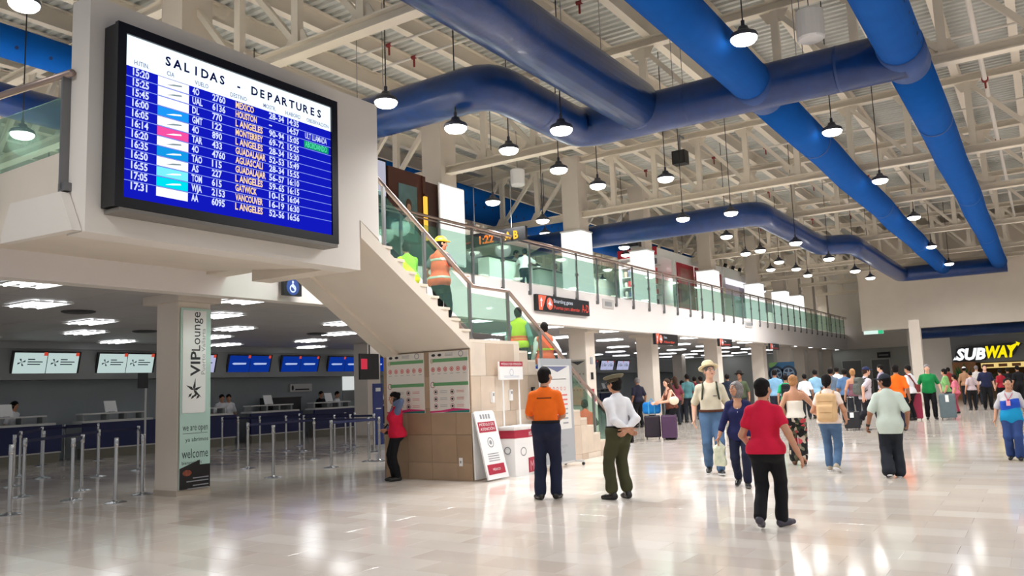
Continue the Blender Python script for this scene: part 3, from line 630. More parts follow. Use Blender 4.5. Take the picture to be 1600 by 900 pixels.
# ================================================================== SIGNS
def gate_sign(y0,y1,z0,z1,label,txt):
    t=T('gate_sign',label,'sign',(FX+.1,y0,z0),0,'black boarding gate signs on the gallery front'); x=FX+.07; w=y1-y0; h=z1-z0
    MB(t).box(x,x+.1,y0,y1,z0,z1,black).build('housing',t); x+=.102
    o=M('sign_orange',(228,92,62),.5,emit=.35); wht=M('sign_white',(190,200,215),.5,emit=.3); rr=M('sign_red',(210,70,56),.5,emit=.3)
    MB(t).prism([(.03*w,h*.95),(.17*w,h*.97),(.09*w,h*.06),(.03*w,h*.06)],(x,y0,z0),Y,Z,(.002,0,0),o).prism([(.05*w,h*.6),(.075*w,h*.85),(.1*w,h*.6),(.08*w,h*.6),(.08*w,h*.25),(.065*w,h*.25),(.065*w,h*.6)],(x+.002,y0,z0),Y,Z,(.002,0,0),wht).build('arrow_panel',t)
    MB(t).disc((x+.002,y0+.225*w,z0+h*.5),Y,Z,h*.38,o,20).build('plane_disc',t)
    MB(t).prism([(-.12,-.02),(-.02,.05),(.0,.16),(.03,.05),(.13,-.06),(.02,-.03),(-.03,-.14),(-.03,-.03)],(x+.004,y0+.225*w,z0+h*.5),Y,Z,(.001,0,0),wht).build('plane_icon',t)
    if txt:
        MB(t).text('Boarding gates',(x+.002,y0+.3*w,z0+h*.6),Y,Z,h*.34,wht,width=w*.36).text('Puertas para abordar',(x+.002,y0+.3*w,z0+h*.2),Y,Z,h*.33,rr,width=w*.5).text('A-D',(x+.002,y0+.84*w,z0+h*.2),Y,Z,h*.75,rr,width=w*.14).build('lettering',t)
    else: MB(t).text('Gates',(x+.002,y0+.36*w,z0+h*.58),Y,Z,h*.3,wht).text('Abordar',(x+.002,y0+.34*w,z0+h*.15),Y,Z,h*.34,rr,width=w*.5).build('lettering',t)
gate_sign(18.55,21.56,3.6,4.05,'long black boarding gates sign on the gallery front beside the stairs',1)
gate_sign(26.4,28.45,2.87,3.26,'black gate sign hung under the gallery edge left of the straw hat',0)
gate_sign(33.05,34.7,2.95,3.27,'black gate sign hung under the gallery edge above the straw hat',0)
gate_sign(40.5,42.1,2.95,3.25,'farthest small gate sign under the gallery edge',0)
for y0,y1,l in ((22.64,23.4,'pale grey metal plate on the gallery front right of the gates sign'),(37.0,38.05,'pale grey metal plate farther along the gallery front')):
    t=T('wall_plate',l,'plate',(FX+.06,y0,3.9)); MB(t).box(FX+.06,FX+.09,y0,y1,3.92,4.22,M('plate_grey',(186,182,180),.5)).build('cover',t); MB(t).box(FX+.09,FX+.1,y0+.15,y1-.15,4.0,4.14,greyM).build('slot',t)
t=T('access_sign','small black wheelchair access sign under the landing box','sign',(-11.3,10,3.36))
MB(t).box(-11.36,-11.28,9.8,10.21,3.36,3.73,black).build('housing',t)
c=Vector((-11.278,10.0,3.52)); MB(t).disc(c,Y,Z,.15,M('access_blue',(24,60,130),.5,emit=.3),20).build('disc',t)
q=M('access_white',(190,205,240),.5,emit=.4); MB(t).disc(c+Vector((.002,0,-.03)),Y,Z,.075,q,16,.05).disc(c+Vector((.003,0,.09)),Y,Z,.024,q,10).prism([(-.02,.06),(.02,.06),(.03,.0),(.07,-.06),(.05,-.07),(.0,-.01),(-.03,-.01)],c+Vector((.003,0,0)),Y,Z,(.001,0,0),q).build('wheelchair_icon',t)
MB(t).cyl((-11.32,10,3.73),(-11.32,10,4.0),.012,dark,6).build('hanger',t)
t=T('exit_sign','small green and white exit sign below the left end of the bulkhead','sign',(-7.4,45.95,3.7)); MB(t).box(-7.9,-6.95,45.85,45.93,3.62,3.8,E('exit_white',(225,250,240),1)).build('face',t); MB(t).box(-7.2,-6.95,45.845,45.85,3.62,3.8,E('exit_green',(60,200,140),1)).build('pictogram',t)
# sandwich shop sign
t=T('shop_sign','white and yellow sandwich shop sign over its counter','sign',(-2.6,50,2.2))
wE=E('sub_white',(250,252,255),1.15); yE=E('sub_yellow',(250,225,20),1.1); sb=black
a,b_=at(1492,560,y=49.9),at(1592,535,y=49.9); x0,x1=a.x,b_.x; z0=2.12; hgt=.62; Wd=x1-x0
MB(t).prism([(-.08,-.08),(Wd*.48,-.06),(Wd*.5,.1),(Wd*.9,.12),(Wd*1.0,.55),(Wd*1.06,.72),(Wd*.9,.78),(.3,.68),(.1,.6),(0.02,.2)],(x0,49.9,z0),X,Z,(0,.12,0),sb).build('backing',t)
MB(t).text('SUB',(x0+.05,49.88,z0),X,Z,.82,wE,bold=.05,shear=.25,width=Wd*.47).prism([(-.1,0),(.3,0),(.3,.1),(.02,.1),(.04,.2)],(x0,49.885,z0),X,Z,(0,.004,0),wE).build('lettering',t,label='white slanted letters SUB')
MB(t).text('WAY',(x0+Wd*.49,49.88,z0+.06),X,Z,.82,yE,bold=.05,shear=.25,width=Wd*.48).prism([(0,.5),(.3,.62),(.28,.72),(.48,.62),(.36,.45),(.35,.53),(.05,.4)],(x0+Wd*.86,49.885,z0+.12),X,Z,(0,.004,0),yE).build('lettering',t,label='yellow slanted letters WAY')
t=T('menu_board','glowing yellowish menu board under the sandwich shop sign','menu',(0,51,1.8)); MB(t).box(-3.0,3,51,51.08,1.62,1.9,E('menu_glow',(235,205,130),1.0)).build('face',t)
mt=MB(t)
for k in range(9): mt.box(-2.8+k*.62,-2.4+k*.62,50.99,51,1.68,1.84,M('menu_red',(170,110,60),.5))
mt.build('menu_pictures',t)
t=T('shop_counter','dark sandwich shop counter with glass front under the menu board','counter',(0,52,0)); MB(t).box(-3,3,51.8,52.5,0,.95,M('counter_brown',(92,70,48),.5)).build('body',t); MB(t).box(-3.05,3.05,51.75,52.5,.95,1.0,greyL).build('top',t); MB(t).box(-3,3,51.8,51.82,1.0,1.3,glass).build('sneeze_guard',t)
p=at(1506,575,y=49.5); t=T('potted_plant','green leafy plant beside the sandwich shop entrance','plant',(p.x,49.5,0)); MB(t).lathe([(.16,0),(.2,.35),(.0,.35)],(p.x,49.5,0),M('pot',(90,60,44),.7),12).build('pot',t)
lf=M('plant_leaf',(40,110,60),.6)
for k in range(26):
    a=k*2.4; rr=.1+.25*random.random(); h_=.5+1.2*random.random(); c=Vector((p.x,49.5,.4)); e=c+Vector((math.cos(a)*rr*1.6,math.sin(a)*rr*1.6,h_)); d=(e-c); s_=d.cross(Z).normalized()*.09
    MB(t).quad(c+d*.3,c+d*.7+s_,e,c+d*.7-s_,lf).build('leaf',t)
# lounge banner on the first column
t=T('lounge_banner','tall pale green and white VIP lounge banner on the first gallery column','banner',(-12.02,8.5,.1))
x=-12.012; y0,y1=8.235,8.815; mint=M('banner_mint',(184,214,206),.5); bw=y1-y0
MB(t).box(-12.03,x,y0,y1,.1,3.1,mint).build('panel',t)
MB(t).prism([(.03,0),(bw-.14,.0),(bw-.11,.03),(bw-.1,1.72),(0.03,1.72)],(x,y0,1.34),Y,Z,(.012,0,0),M('banner_white',(236,238,238),.4)).build('white_card',t)
x2=x+.014; tU,tV=Z,-Y     # lettering climbs the card
MB(t).text('VIP',(x2,y0+.36,1.95),tU,tV,.26,inkd,bold=.02,width=.42).text('Lounge',(x2,y0+.36,2.38),tU,tV,.24,inkd,width=.66).text('Puerto Vallarta',(x2,y0+.46,1.98),tU,tV,.11,inkg,width=.78).build('lettering',t)
c=Vector((x2,y0+.24,1.72)); q=MB(t)
for a0,l in ((80,.2),(20,.17),(-40,.2),(150,.16)): 
    a=math.radians(a0); q.prism([(0,0),(math.cos(a-.5)*.06,math.sin(a-.5)*.06),(math.cos(a)*l,math.sin(a)*l),(math.cos(a+.4)*.05,math.sin(a+.4)*.05)],c,Y,Z,(.001,0,0),inkd)
for k in range(4): q.prism([(0,0),(.05,.02),(.07,.07),(.02,.05)],c+Vector((0,-.1+.05*k,-.12-.03*(k%2))),Y,Z,(.001,0,0),inkd)
q.build('star_emblem',t)
dk=M('banner_ink',(44,66,70),.5)
MB(t).text('we are open',(x+.002,y0+.05,1.05),Y,Z,.16,dk,width=bw-.1).box(x,x+.002,y0+.05,y1-.05,1.0,1.006,dk).text('ya abrimos',(x+.002,y1-.04,.87),Y,Z,.1,dk,'r').text('welcome',(x+.002,y0+.04,.6),Y,Z,.22,dk,width=bw-.08).text('bienvenidos',(x+.002,y0+.04,.5),Y,Z,.08,dk).build('lettering',t)
MB(t).prism([(0,0),(bw,0),(bw,.38),(.38,.38),(.38,.46),(0,.34)],(x,y0,.1),Y,Z,(.004,0,0),M('banner_black',(26,24,26),.4)).build('black_panel',t)
q=MB(t)
for k,(w_,z) in enumerate(((.3,.26),(.42,.21),(.3,.14),(.4,.09))): q.box(x+.004,x+.005,y1-.03-w_,y1-.03,z,z+.018,inkg)
q.ball((x+.004,y0+.14,.36),(.003,.09,.05),M('banner_food',(140,70,50),.5,var=.4,scale=20)); q.build('small_print',t)
# wall posters on the shade-darkened stone
def poster(x0,x1,label):
    t=T('wall_poster',label,'poster',(x0,11.3,1.2)); y=11.293; w=x1-x0
    MB(t).box(x0,x1,y,y+.012,1.16,2.235,M('poster_paper',(226,220,212),.5)).build('sheet',t)
    y-=.002; P=lambda u,v:(x0+u*w,y,1.16+v*1.075)
    q=MB(t)
    for v in (.83,.44): q.box(x0+.1*w,x1-.01,y-.001,y+.001,1.16+v*1.075,1.16+(v+.055)*1.075,green)
    q.build('green_band',t)
    q=MB(t)
    for u in (.12,.28): q.ball(P(u,.945),(.045,.002,.025),inkd)
    q.disc(P(.82,.95),X,Z,.055,inkg,20,.04)
    for k in range(3): q.box(x0+.42*w,x0+.62*w,y-.001,y,1.16+(.925+k*.02)*1.075,1.16+(.932+k*.02)*1.075,inkg)
    q.build('header_logos',t)
    q=MB(t)
    for k in range(6):
        q.disc(P(.1+.16*k,.71),X,Z,.042,redI,16,.028).disc(P(.1+.16*k,.71),X,Z,.02,redI,10); q.box(x0+(.06+.16*k)*w,x0+(.14+.16*k)*w,y-.001,y,1.16+.635*1.075,1.16+.642*1.075,inkg)
    q.build('item_icons',t)
    q=MB(t)
    for c in range(2):
        for r in range(3):
            q.disc(P(.16+.42*c,.34-.115*r),X,Z,.046,M('ban_red',(170,80,90),.5),16,.036); q.ball(P(.16+.42*c,.34-.115*r),(.024,.002,.022),inkd)
            for k in range(2): q.box(x0+(.27+.42*c)*w,x0+(.45+.42*c)*w,y-.001,y,1.16+(.33-.115*r+.025*k)*1.075,1.16+(.337-.115*r+.025*k)*1.075,redI if c else inkg)
    q.disc(P(.09,.46),X,Z,.055,M('ban_red',(170,80,90),.5),16,.044); q.disc(P(.08,.85),X,Z,.045,M('poster_cream',(200,190,170),.5),16)
    q.build('rule_icons',t)
    MB(t).prism([(0,0),(w,.03),(w,.055),(.6*w,.075),(.3*w,.04),(0,.03)],(x0,y-.001,1.165),X,Z,(0,.001,0),pinkp).prism([(.35*w,0),(w,0),(w,.04),(.6*w,.03)],(x0,y-.002,1.165),X,Z,(0,.001,0),M('poster_teal',(30,120,110),.5)).build('wave_stripe',t)
poster(-10.22,-9.33,'left of two luggage rule posters on the brown stone wall'); poster(-9.21,-8.34,'right of two luggage rule posters on the brown stone wall')
# objects in front of the block
t=T('sandwich_board','white and burgundy folding notice board leaning in front of the stair block','notice board',(-8.0,11.55,0))
U=Y; Vv=Vector((-.2,-.12,1.17)).normalized(); Wn=U.cross(Vv)
o=Vector((-7.98,11.28,.03)); w=.62; h=1.17
MB(t).prism([(0,0),(w,0),(w-.02,h-.04),(w-.06,h),(.06,h),(.02,h-.04)],o,U,Vv,Wn*-.03,whiteP).build('front_leaf',t)
MB(t).prism([(0,0),(w,0),(w-.02,h-.04),(.02,h-.04)],o+Vector((-.26,.0,0)),U,Vector((.03,-.1,1.17)).normalized(),Wn*-.03,whiteP).build('rear_leaf',t)
f_=lambda a,b_:o+U*a+Vv*b_+Wn*.002
def fp(q,a0,a1,b0,b1,m): return q.prism([(a0,b0),(a1,b0),(a1,b1),(a0,b1)],o+Wn*.001,U,Vv,Wn*.002,m)
fp(MB(t),.05,.55,.08,.25,burg).build('burgundy_band',t); fp(MB(t),.05,.55,.8,.98,burg).build('burgundy_band',t)
MB(t).text('MÓDULO DE',f_(.3,.91)+Wn*.004,U,Vv,.07,whiteP,'c',width=.42).text('ATENCIÓN',f_(.3,.83)+Wn*.004,U,Vv,.07,whiteP,'c',width=.42).text('MÉXICO',f_(.3,.14)+Wn*.004,U,Vv,.06,whiteP,'c').build('lettering',t)
q=MB(t); q.disc(f_(.3,.62),U,Vv,.09,inkg,20,.07); q.disc(f_(.3,.62),U,Vv,.04,inkg,12)
for k in range(4): fp(q,.14,.46,.42-.04*k,.435-.04*k,inkg)
q.build('emblem_print',t)
q=MB(t)
for k in range(4): fp(q,.16+.08*k,.21+.08*k,1.03,1.11,inkg)
q.build('top_print',t)
t=T('service_stand','white and burgundy service counter with header panel on two poles','stand',(-7.95,12.35,0))
MB(t).prism([(0,-.38),(.3,-.34),(.36,0),(.3,.34),(0,.38)],(-8.26,12.42,0),X,Y,(0,0,.84),whiteP).build('body',t)
MB(t).prism([(0,-.42),(.34,-.37),(.4,0),(.34,.37),(0,.42)],(-8.27,12.42,.84),X,Y,(0,0,.03),whiteP).build('top',t)
MB(t).prism([(0,-.385),(.303,-.343),(.364,0),(.303,.343),(0,.385)],(-8.26,12.42,.66),X,Y,(0,0,.14),burg).build('upper_band',t)
MB(t).prism([(.36,0),(.303,.343),(.31,.345),(.367,0)],(-8.26,12.42,.04),X,Y,(0,0,.26),burg).build('lower_band',t)
MB(t).text('MÓDULO',(-7.885,12.44,.69),Vector((-.06,.34,0)).normalized(),Z,.1,whiteP,width=.28).build('lettering',t)
MB(t).text('M',(-7.885,12.46,.07),Vector((-.06,.34,0)).normalized(),Z,.26,M('burg_light',(220,150,165),.5)).build('lettering',t)
q=MB(t); q.disc((-8.1,12.055,.45),Vector((.3,.04,0)).normalized(),Z,.07,inkg,16,.05); q.disc((-7.92,12.3,.42),Vector((-.06,-.34,0)).normalized(),Z,.08,inkg,16,.06); q.build('emblem_print',t)
for yy in (12.13,12.66): MB(t).cyl((-8.2,yy,.87),(-8.2,yy,1.72),.016,whiteP,8).build('pole',t)
MB(t).box(-8.22,-8.18,12.02,12.78,1.7,2.03,whiteP).build('header_panel',t); MB(t).box(-8.18,-8.177,12.02,12.78,1.94,2.03,burg).build('header_band',t)
MB(t).text('MÓDULO DE ATENCIÓN',(-8.175,12.07,1.965),Y,Z,.055,whiteP,width=.66).build('lettering',t)
q=MB(t); q.disc((-8.178,12.4,1.83),Y,Z,.07,M('header_print',(200,206,216),.5),16,.05)
for k in range(2): q.box(-8.18,-8.178,12.15,12.65,1.74+.02*k,1.75+.02*k,M('header_print',(200,206,216),.5))
q.build('header_print',t)
t=T('info_panel','tall grey wheeled notice panel with restricted items list behind the man in orange','notice board',(-8.1,13.6,0))
pg=M('panel_grey',(168,172,178),.5); x=-7.93; y0,y1=13.02,14.2
MB(t).box(x-.06,x,y0,y1,.1,2.08,pg).build('panel',t); MB(t).box(x,x+.004,y0+.1,y1-.1,.72,1.95,M('panel_sheet',(222,222,220),.5)).build('sheet',t)
MB(t).prism([(.18,1.93),(1.0,1.93),(.6,1.82)],(x+.005,y0,0),Y,Z,(.001,0,0),M('panel_blue',(110,116,150),.5)).build('blue_flag',t)
q=MB(t)
for k in range(5):
    q.disc((x+.006,y0+.3+.14*k,1.5),Y,Z,.036,redI,14,.024); q.box(x+.004,x+.006,y0+.2,y1-.25,1.68-.0*k,1.69,inkg)
for k in range(7): q.box(x+.004,x+.006,y0+.75,y0+.95,1.36-.09*k,1.39-.09*k,redI if k<3 else inkg)
q.build('list_print',t)
MB(t).text('Ciudad',(x+.002,y0+.45,.5),Y,Z,.09,inkg).text('Restringidos',(x+.002,y0+.45,.38),Y,Z,.09,inkg).text('de Vuelo',(x+.002,y0+.45,.26),Y,Z,.09,inkg).build('lettering',t)
MB(t).box(x-.25,x+.19,y0-.02,y0+.03,.06,.1,greyL).box(x-.25,x+.19,y1-.03,y1+.02,.06,.1,greyL).box(x-.05,x+.0,y0,y1,.06,.1,greyL).build('foot_frame',t)
for xx in (x-.23,x+.17):
    for yy in (y0,y1): MB(t).cyl((xx,yy-.015,.03),(xx,yy+.015,.03),.03,dark,10).build('caster',t)
for k,(yy,zz,m_,l) in enumerate(((11.93,1.4,whiteP,'left'),(12.52,1.42,whiteP,'middle'),(13.3,1.45,dark,'dark right'))):
    t=T('intercom_box','small %s intercom box on the travertine stair block'%l,'intercom',(BX,yy,zz)); MB(t).box(BX+.004,BX+.05,yy-.035,yy+.035,zz-.1,zz+.1,m_).build('case',t); MB(t).box(BX+.05,BX+.053,yy-.02,yy+.02,zz+.02,zz+.07,greyM).build('speaker_slot',t)
t=T('wall_socket','white socket plate low on the shaded brown stone wall','socket',(-8.55,11.3,.32)); MB(t).box(-8.6,-8.53,11.292,11.31,.25,.39,whiteP).build('plate',t); MB(t).box(-8.58,-8.55,11.288,11.292,.3,.34,greyM).build('outlet',t)
# notices on the column behind the stair foot
t=T('column_poster','grey printed notice on the third gallery column behind the stairs','poster',(-12.35,22.5,1)); MB(t).box(-12.63,-12.08,22.52,22.535,.9,2.35,M('notice_grey',(150,146,136),.5)).build('sheet',t)
q=MB(t); q.prism([(-.25,0),(.25,0),(0,-.12)],(-12.35,22.518,2.3),X,Z,(0,.001,0),inkd)
for k in range(12): q.ball((-12.52+.12*(k%4),22.518,1.9-.25*(k//4)),(.03,.002,.03),M('notice_dark',(110,104,96),.5))
q.build('print',t)
for k,(zz,m_) in enumerate(((1.72,dark),(1.2,burg),(1.02,burg),(2.2,inkg))):
    t=T('column_notice','small %s notice on the white side of the third gallery column, %s down'%('dark' if m_ is dark else 'red' if m_ is burg else 'grey',ON[k]),'notice',(-12.04,22.9,zz)); MB(t).box(-12.04,-12.03,22.8-.05*(k==1),22.95+.08*(k==2),zz,zz+.22,m_).build('card',t)
t=T('banner_stand','white and navy roll-up banner standing behind the stairs beyond the third column','banner',(-13.5,24.6,0))
MB(t).box(-13.52,-13.5,24.3,25.1,.1,2.05,whiteP).build('sheet',t); MB(t).box(-13.5,-13.49,24.3,25.1,1.3,1.75,navy).build('navy_panel',t); MB(t).box(-13.6,-13.4,24.3,25.1,0,.1,greyM).build('base',t)
t=T('wheel_poster','blue advertising panel showing two alloy wheels near the far crowd','poster',(-11.9,44,1.7)); MB(t).box(-12.46,-11.14,44,44.05,.0,2.36,M('poster_blue',(36,84,120),.5)).build('panel',t)
for dx in (-12.1,-11.45):
    MB(t).disc((dx,43.99,1.75),X,Z,.42,M('tyre_blue',(24,38,58),.5),24).build('tyre_print',t); MB(t).disc((dx,43.985,1.75),X,Z,.3,M('rim_grey',(110,130,150),.4),24,.25).disc((dx,43.985,1.75),X,Z,.1,M('rim_grey',(110,130,150),.4),12).build('rim_print',t)
    q=MB(t)
    for k in range(5):
        a=k*2*PI/5+.3; d=Vector((math.cos(a),0,math.sin(a))); s_=Vector((-math.sin(a),0,math.cos(a))); c=Vector((dx,43.984,1.75)); q.quad(c+d*.08-s_*.03,c+d*.27-s_*.05,c+d*.27+s_*.05,c+d*.08+s_*.03,M('rim_grey',(110,130,150),.4))
    q.build('spoke_print',t)
MB(t).prism([(0,0),(.5,0),(.15,-.3),(0,-.25)],(-12.46,43.99,2.36),X,Z,(0,.001,0),M('poster_green',(110,150,90),.5)).build('green_corner',t)
# ================================================================== CHECK-IN
cnt=0
def screens(y0,kind,label):
    t=T('check_in_screen',label,'screen',(-23.4,y0+.9,2.75),0,'paired screens over check-in'); x=-23.35
    V=Vector((.26,0,1)).normalized(); o=Vector((-23.5,y0,2.46)); n=Y.cross(V)
    MB(t).prism([(-.05,-.04),(1.83,-.04),(1.83,.62),(-.05,.62)],o,Y,V,n*-.05,dark).build('frame',t)
    col={'w':E('ci_white',(206,228,224),.8),'l':E('ci_lilac',(196,200,236),.8),'b':E('ci_blue',(16,60,170),.65),'d':E('ci_dim',(70,76,110),.5)}[kind]
    ink=E('ci_ink',(70,84,96),.35) if kind in 'wl' else E('ci_pale',(190,210,255),.8)
    for k in range(2):
        a=.01+.89*k; MB(t).prism([(a,0),(a+.87,0),(a+.87,.58),(a,.58)],o+n*.002,Y,V,n*.003,col).build('screen',t)
        q=MB(t); c=o+n*.008
        if kind in 'wl':
            for m_ in range(4): aa=m_*PI/2+.4; q.prism([(a+.2,.31),(a+.2+.1*math.cos(aa-.3),.31+.1*math.sin(aa-.3)),(a+.2+.12*math.cos(aa+.2),.31+.12*math.sin(aa+.2))],c,Y,V,n*.001,ink)
            for m_ in range(3): q.prism([(a+.36,.38-.07*m_),(a+(.55,.76,.7)[m_],.38-.07*m_),(a+(.55,.76,.7)[m_],.41-.07*m_),(a+.36,.41-.07*m_)],c,Y,V,n*.001,ink)
        else: q.prism([(a+.2,.26),(a+.7,.27),(a+.72,.33),(a+.2,.33),(a+.12,.3)],c,Y,V,n*.001,ink)
        q.build('logo',t)
        MB(t).prism([(a+.77,.5),(a+.87,.5),(a+.87,.6),(a+.77,.6)],c,Y,V,n*.002,E('ci_red',(220,80,60),.8)).build('number_tag',t)
SN=['w','w','w','l','b','b','b','b','d','d','l','l','b','l','d','d','l','l']
y0=10.95-2.32; 
for k in range(18):
    yy=8.63+2.32*k+(.05 if k==2 else 0); screens(yy,SN[k],'paired %s check-in screens, %s pair from the left'%({'w':'white','l':'lilac','b':'blue','d':'dim'}[SN[k]],(ON+['fifteenth','sixteenth','seventeenth','eighteenth'])[k]))
def counter(y0,label):
    t=T('check_in_counter',label,'counter',(-22.9,y0,0),0,'check-in counters')
    MB(t).box(-23.0,-22.92,y0,y0+2.3,.3,1.02,navy).build('front_panel',t); MB(t).box(-23.3,-22.95,y0+.05,y0+2.25,0,.3,M('counter_kick',(120,116,104),.5)).build('kick',t)
    MB(t).box(-23.0,-22.93,y0,y0+2.3,.26,.31,greyL).build('trim_strip',t)
    MB(t).box(-23.4,-22.86,y0-.05,y0+2.1,1.02,1.08,greyL).build('lower_ledge',t); MB(t).box(-23.35,-22.95,y0,y0+1.9,1.25,1.29,greyL).build('upper_ledge',t)
    for dy in (.05,.75,1.3,1.85): MB(t).box(-23.3,-23.0,y0+dy-.04,y0+dy+.04,1.08,1.25,greyM).build('riser',t)
    t2=T('desk_display','tilted pale desk display on the '+label.split(' with')[0],'monitor',(-23.2,y0+.95,1.29),0,'desk displays on check-in counters')
    MB(t2).prism([(0,0),(.36,0),(.36,.34),(0,.34)],(-23.1,y0+.75,1.3),Y,Vector((-.3,-.05,1)).normalized(),(-.03,0,0),whiteP).build('screen_back',t2); MB(t2).box(-23.2,-23.05,y0+.85,y0+1.0,1.288,1.31,greyM).build('foot',t2)
for k in range(14):
    counter(6.6+2.9*k+(.25 if k>0 else 0),'%s check-in counter from the left with navy front'%ON[k])
t=T('baggage_belt_cover','long black scale housing between check-in counters','baggage scale',(-23.7,20.4,0)); MB(t).box(-24.0,-23.5,19.7,21.2,0,1.5,dark).build('housing',t); MB(t).box(-24.0,-23.45,19.7,21.2,1.5,1.53,M('housing_lid',(40,36,34),.5)).build('lid',t)
t=T('hanging_sign','white priority sign board on the check-in back wall','sign',(-24.1,21.8,1.8)); MB(t).box(-24.25,-24.2,21.3,22.4,1.72,2.02,greyL).build('board',t); MB(t).box(-24.2,-24.195,21.55,22.25,1.78,1.83,inkd).ball((-24.195,21.42,1.87),(.004,.06,.1),inkd).build('print',t)
t=T('lit_window','bright white hatch window in the check-in back wall','window',(-24.28,24.5,1.8)); MB(t).box(-24.3,-24.27,24.15,24.95,1.72,2.38,E('hatch_white',(235,240,238),.75)).build('pane',t); MB(t).box(-24.3,-24.26,24.15,24.95,1.3,1.7,greyM).build('lower_panel',t)
t=T('flag_sign','small black hanging sign on a pole beside the banner column','sign',(-22,13.9,0)); MB(t).box(-22.04,-22,13.72,14.02,1.95,2.4,black).build('board',t); MB(t).cyl((-22,13.95,0),(-22,13.95,1.95),.03,greyL,8).build('pole',t)
t=T('gate_display','black and red display at the end of the check-in hall beside the posters','screen',(-16.5,17.5,2.3)); MB(t).box(-16.55,-16.5,17.1,17.9,1.95,2.7,dark).build('housing',t); MB(t).box(-16.5,-16.49,17.15,17.4,2.25,2.55,E('display_red',(220,60,80),.8)).build('pictogram',t); MB(t).cyl((-16.5,17.5,2.7),(-16.5,17.5,CZ),.02,dark,6).build('hanger',t)
t=T('roll_up_banner','dark blue roll-up banner standing at the left end of the stair wall','banner',(-16,17.3,0)); MB(t).box(-16.03,-16,17.1,17.5,.1,1.82,M('banner_blue',(26,44,110),.5)).build('sheet',t); MB(t).box(-16.12,-15.9,17.1,17.5,0,.1,greyM).build('base',t); MB(t).box(-16,-15.995,17.2,17.4,1.6,1.7,greyL).box(-16,-15.995,17.2,17.42,1.1,1.13,greyL).build('print',t)
# ------------------------------------------------------------------ queue barriers
def stanchion():
    t=T('queue_barrier','','barrier',(0,0,0),0,'queue barriers of the check-in area')
    MB().lathe([(.17,0),(.17,.012),(.1,.028),(.045,.034),(.034,.05)],(0,0,0),stainless,20).build('base',t,smooth=False)
    MB().cyl((0,0,.03),(0,0,.88),.03,stainless,12,caps=False).build('post',t,smooth=True)
    MB().lathe([(.034,.86),(.036,.865),(.036,1.0),(.03,1.01),(0,1.012)],(0,0,0),stainless,12).build('belt_head',t,smooth=True)
    return t
sp=stanchion(); fs=[True]
P=[(14,805),(20,761),(36,777),(64,728),(112,782),(127,767),(153,745),(152,719),(180,786),(222,773),(372,704),(387,733),(347,704),(427,747),(406,704),(447,705),(475,705),(491,718),(518,731),(523,706),(548,706),(577,721),(585,706),(593,721),(468,697),(555,698),(215,735),(30,745),(66,747),(100,719),(540,697)]
pos=[at(px,py,z=0) for px,py in P]
lab={0:'nearest queue post at the left edge, dull steel',8:'shiny queue post standing nearest to the left of the banner column',13:'shiny queue post nearest right of the banner column',23:'queue post beside the woman in the red vest',4:'grey queue post third from the left edge, seen as a slim pair',9:'queue post half hidden behind the banner column',18:'near queue post left of the wall posters'}
bars=[]; oL=sorted([i for i in range(len(P)) if P[i][0]<230 and i not in lab]); oL.sort(key=lambda i:P[i][0]); oR=sorted([i for i in range(len(P)) if P[i][0]>=230 and i not in lab],key=lambda i:P[i][0])
OQ=ON+['fifteenth','sixteenth','seventeenth','eighteenth']
for i,p in enumerate(pos):
    t=sp if fs[0] else dup(sp,(0,0,0)); fs[0]=False; t.location=(p.x,p.y,0)
    t['label']=lab[i] if i in lab else ('slim steel queue post, %s from the left edge among those left of the banner column'%OQ[oL.index(i)] if P[i][0]<230 else 'slim steel queue post, %s to the right of the banner column'%OQ[oR.index(i)]); bars.append(t)
links=[(3,7),(1,27),(27,3),(6,26),(2,6),(4,5),(9,26),(10,14),(14,15),(15,16),(16,19),(19,20),(20,22),(12,10),(11,17),(17,21),(18,23),(24,25),(21,23),(25,30),(7,29),(10,24)]
for a,b_ in links:
    pa,pb_=pos[a],pos[b_]; d=(pb_-pa)
    if d.length>6: pb_=pa+d*(6/d.length)
    q=MB(pa)
    for z in (.955,): q.bar(pa+Z*z,pb_+Z*z,.006,.055,beltm)
    q.build('belt',bars[a])
# ------------------------------------------------------------------ luggage
def case(x,y,h,w,d,col,rz,label,tag=False,handle=.0):
    t=T('suitcase',label,'suitcase',(x,y,0),rz); m_=M('case_%d_%d_%d'%col,col,.5,var=.05,scale=9)
    b=MB(); e=.035; prof=[(-w/2+e,-d/2),(w/2-e,-d/2),(w/2,-d/2+e),(w/2,d/2-e),(w/2-e,d/2),(-w/2+e,d/2),(-w/2,d/2-e),(-w/2,-d/2+e)]
    vs=[]
    for z,s_ in ((.05,.9),(.08,1),(h-.04,1),(h,.92)): vs+=[(a*s_,c*s_,z) for a,c in prof]
    fs=[(8*k+i,8*k+(i+1)%8,8*k+8+(i+1)%8,8*k+8+i) for k in range(3) for i in range(8)]+[tuple(range(8))[::-1],tuple(range(24,32))]
    b.add(vs,fs,m_).build('shell',t)
    q=MB()
    for k in range(-2,3): q.box(k*w*.17-.008,k*w*.17+.008,-d/2-.006,-d/2+.004,.12,h-.08,m_)
    q.build('ribs',t)
    for sx_ in (-1,1):
        for sy in (-1,1): MB().cyl((sx_*w*.38-.012,sy*d*.34,.028),(sx_*w*.38+.012,sy*d*.34,.028),.028,dark,8).build('wheel',t)
    if handle: MB().tube([(-.09,d*.36,h-.02),(-.09,d*.36,h+handle),(.09,d*.36,h+handle),(.09,d*.36,h-.02)],.011,stainless,8).build('pull_handle',t)
    MB().box(-.07,.07,-.015,.015,h-.005,h+.025,dark).build('carry_handle',t)
    if tag: MB().box(-.05,.05,-d/2-.02,-d/2-.012,h*.68,h*.95,whiteP).build('luggage_tag',t)
    return t
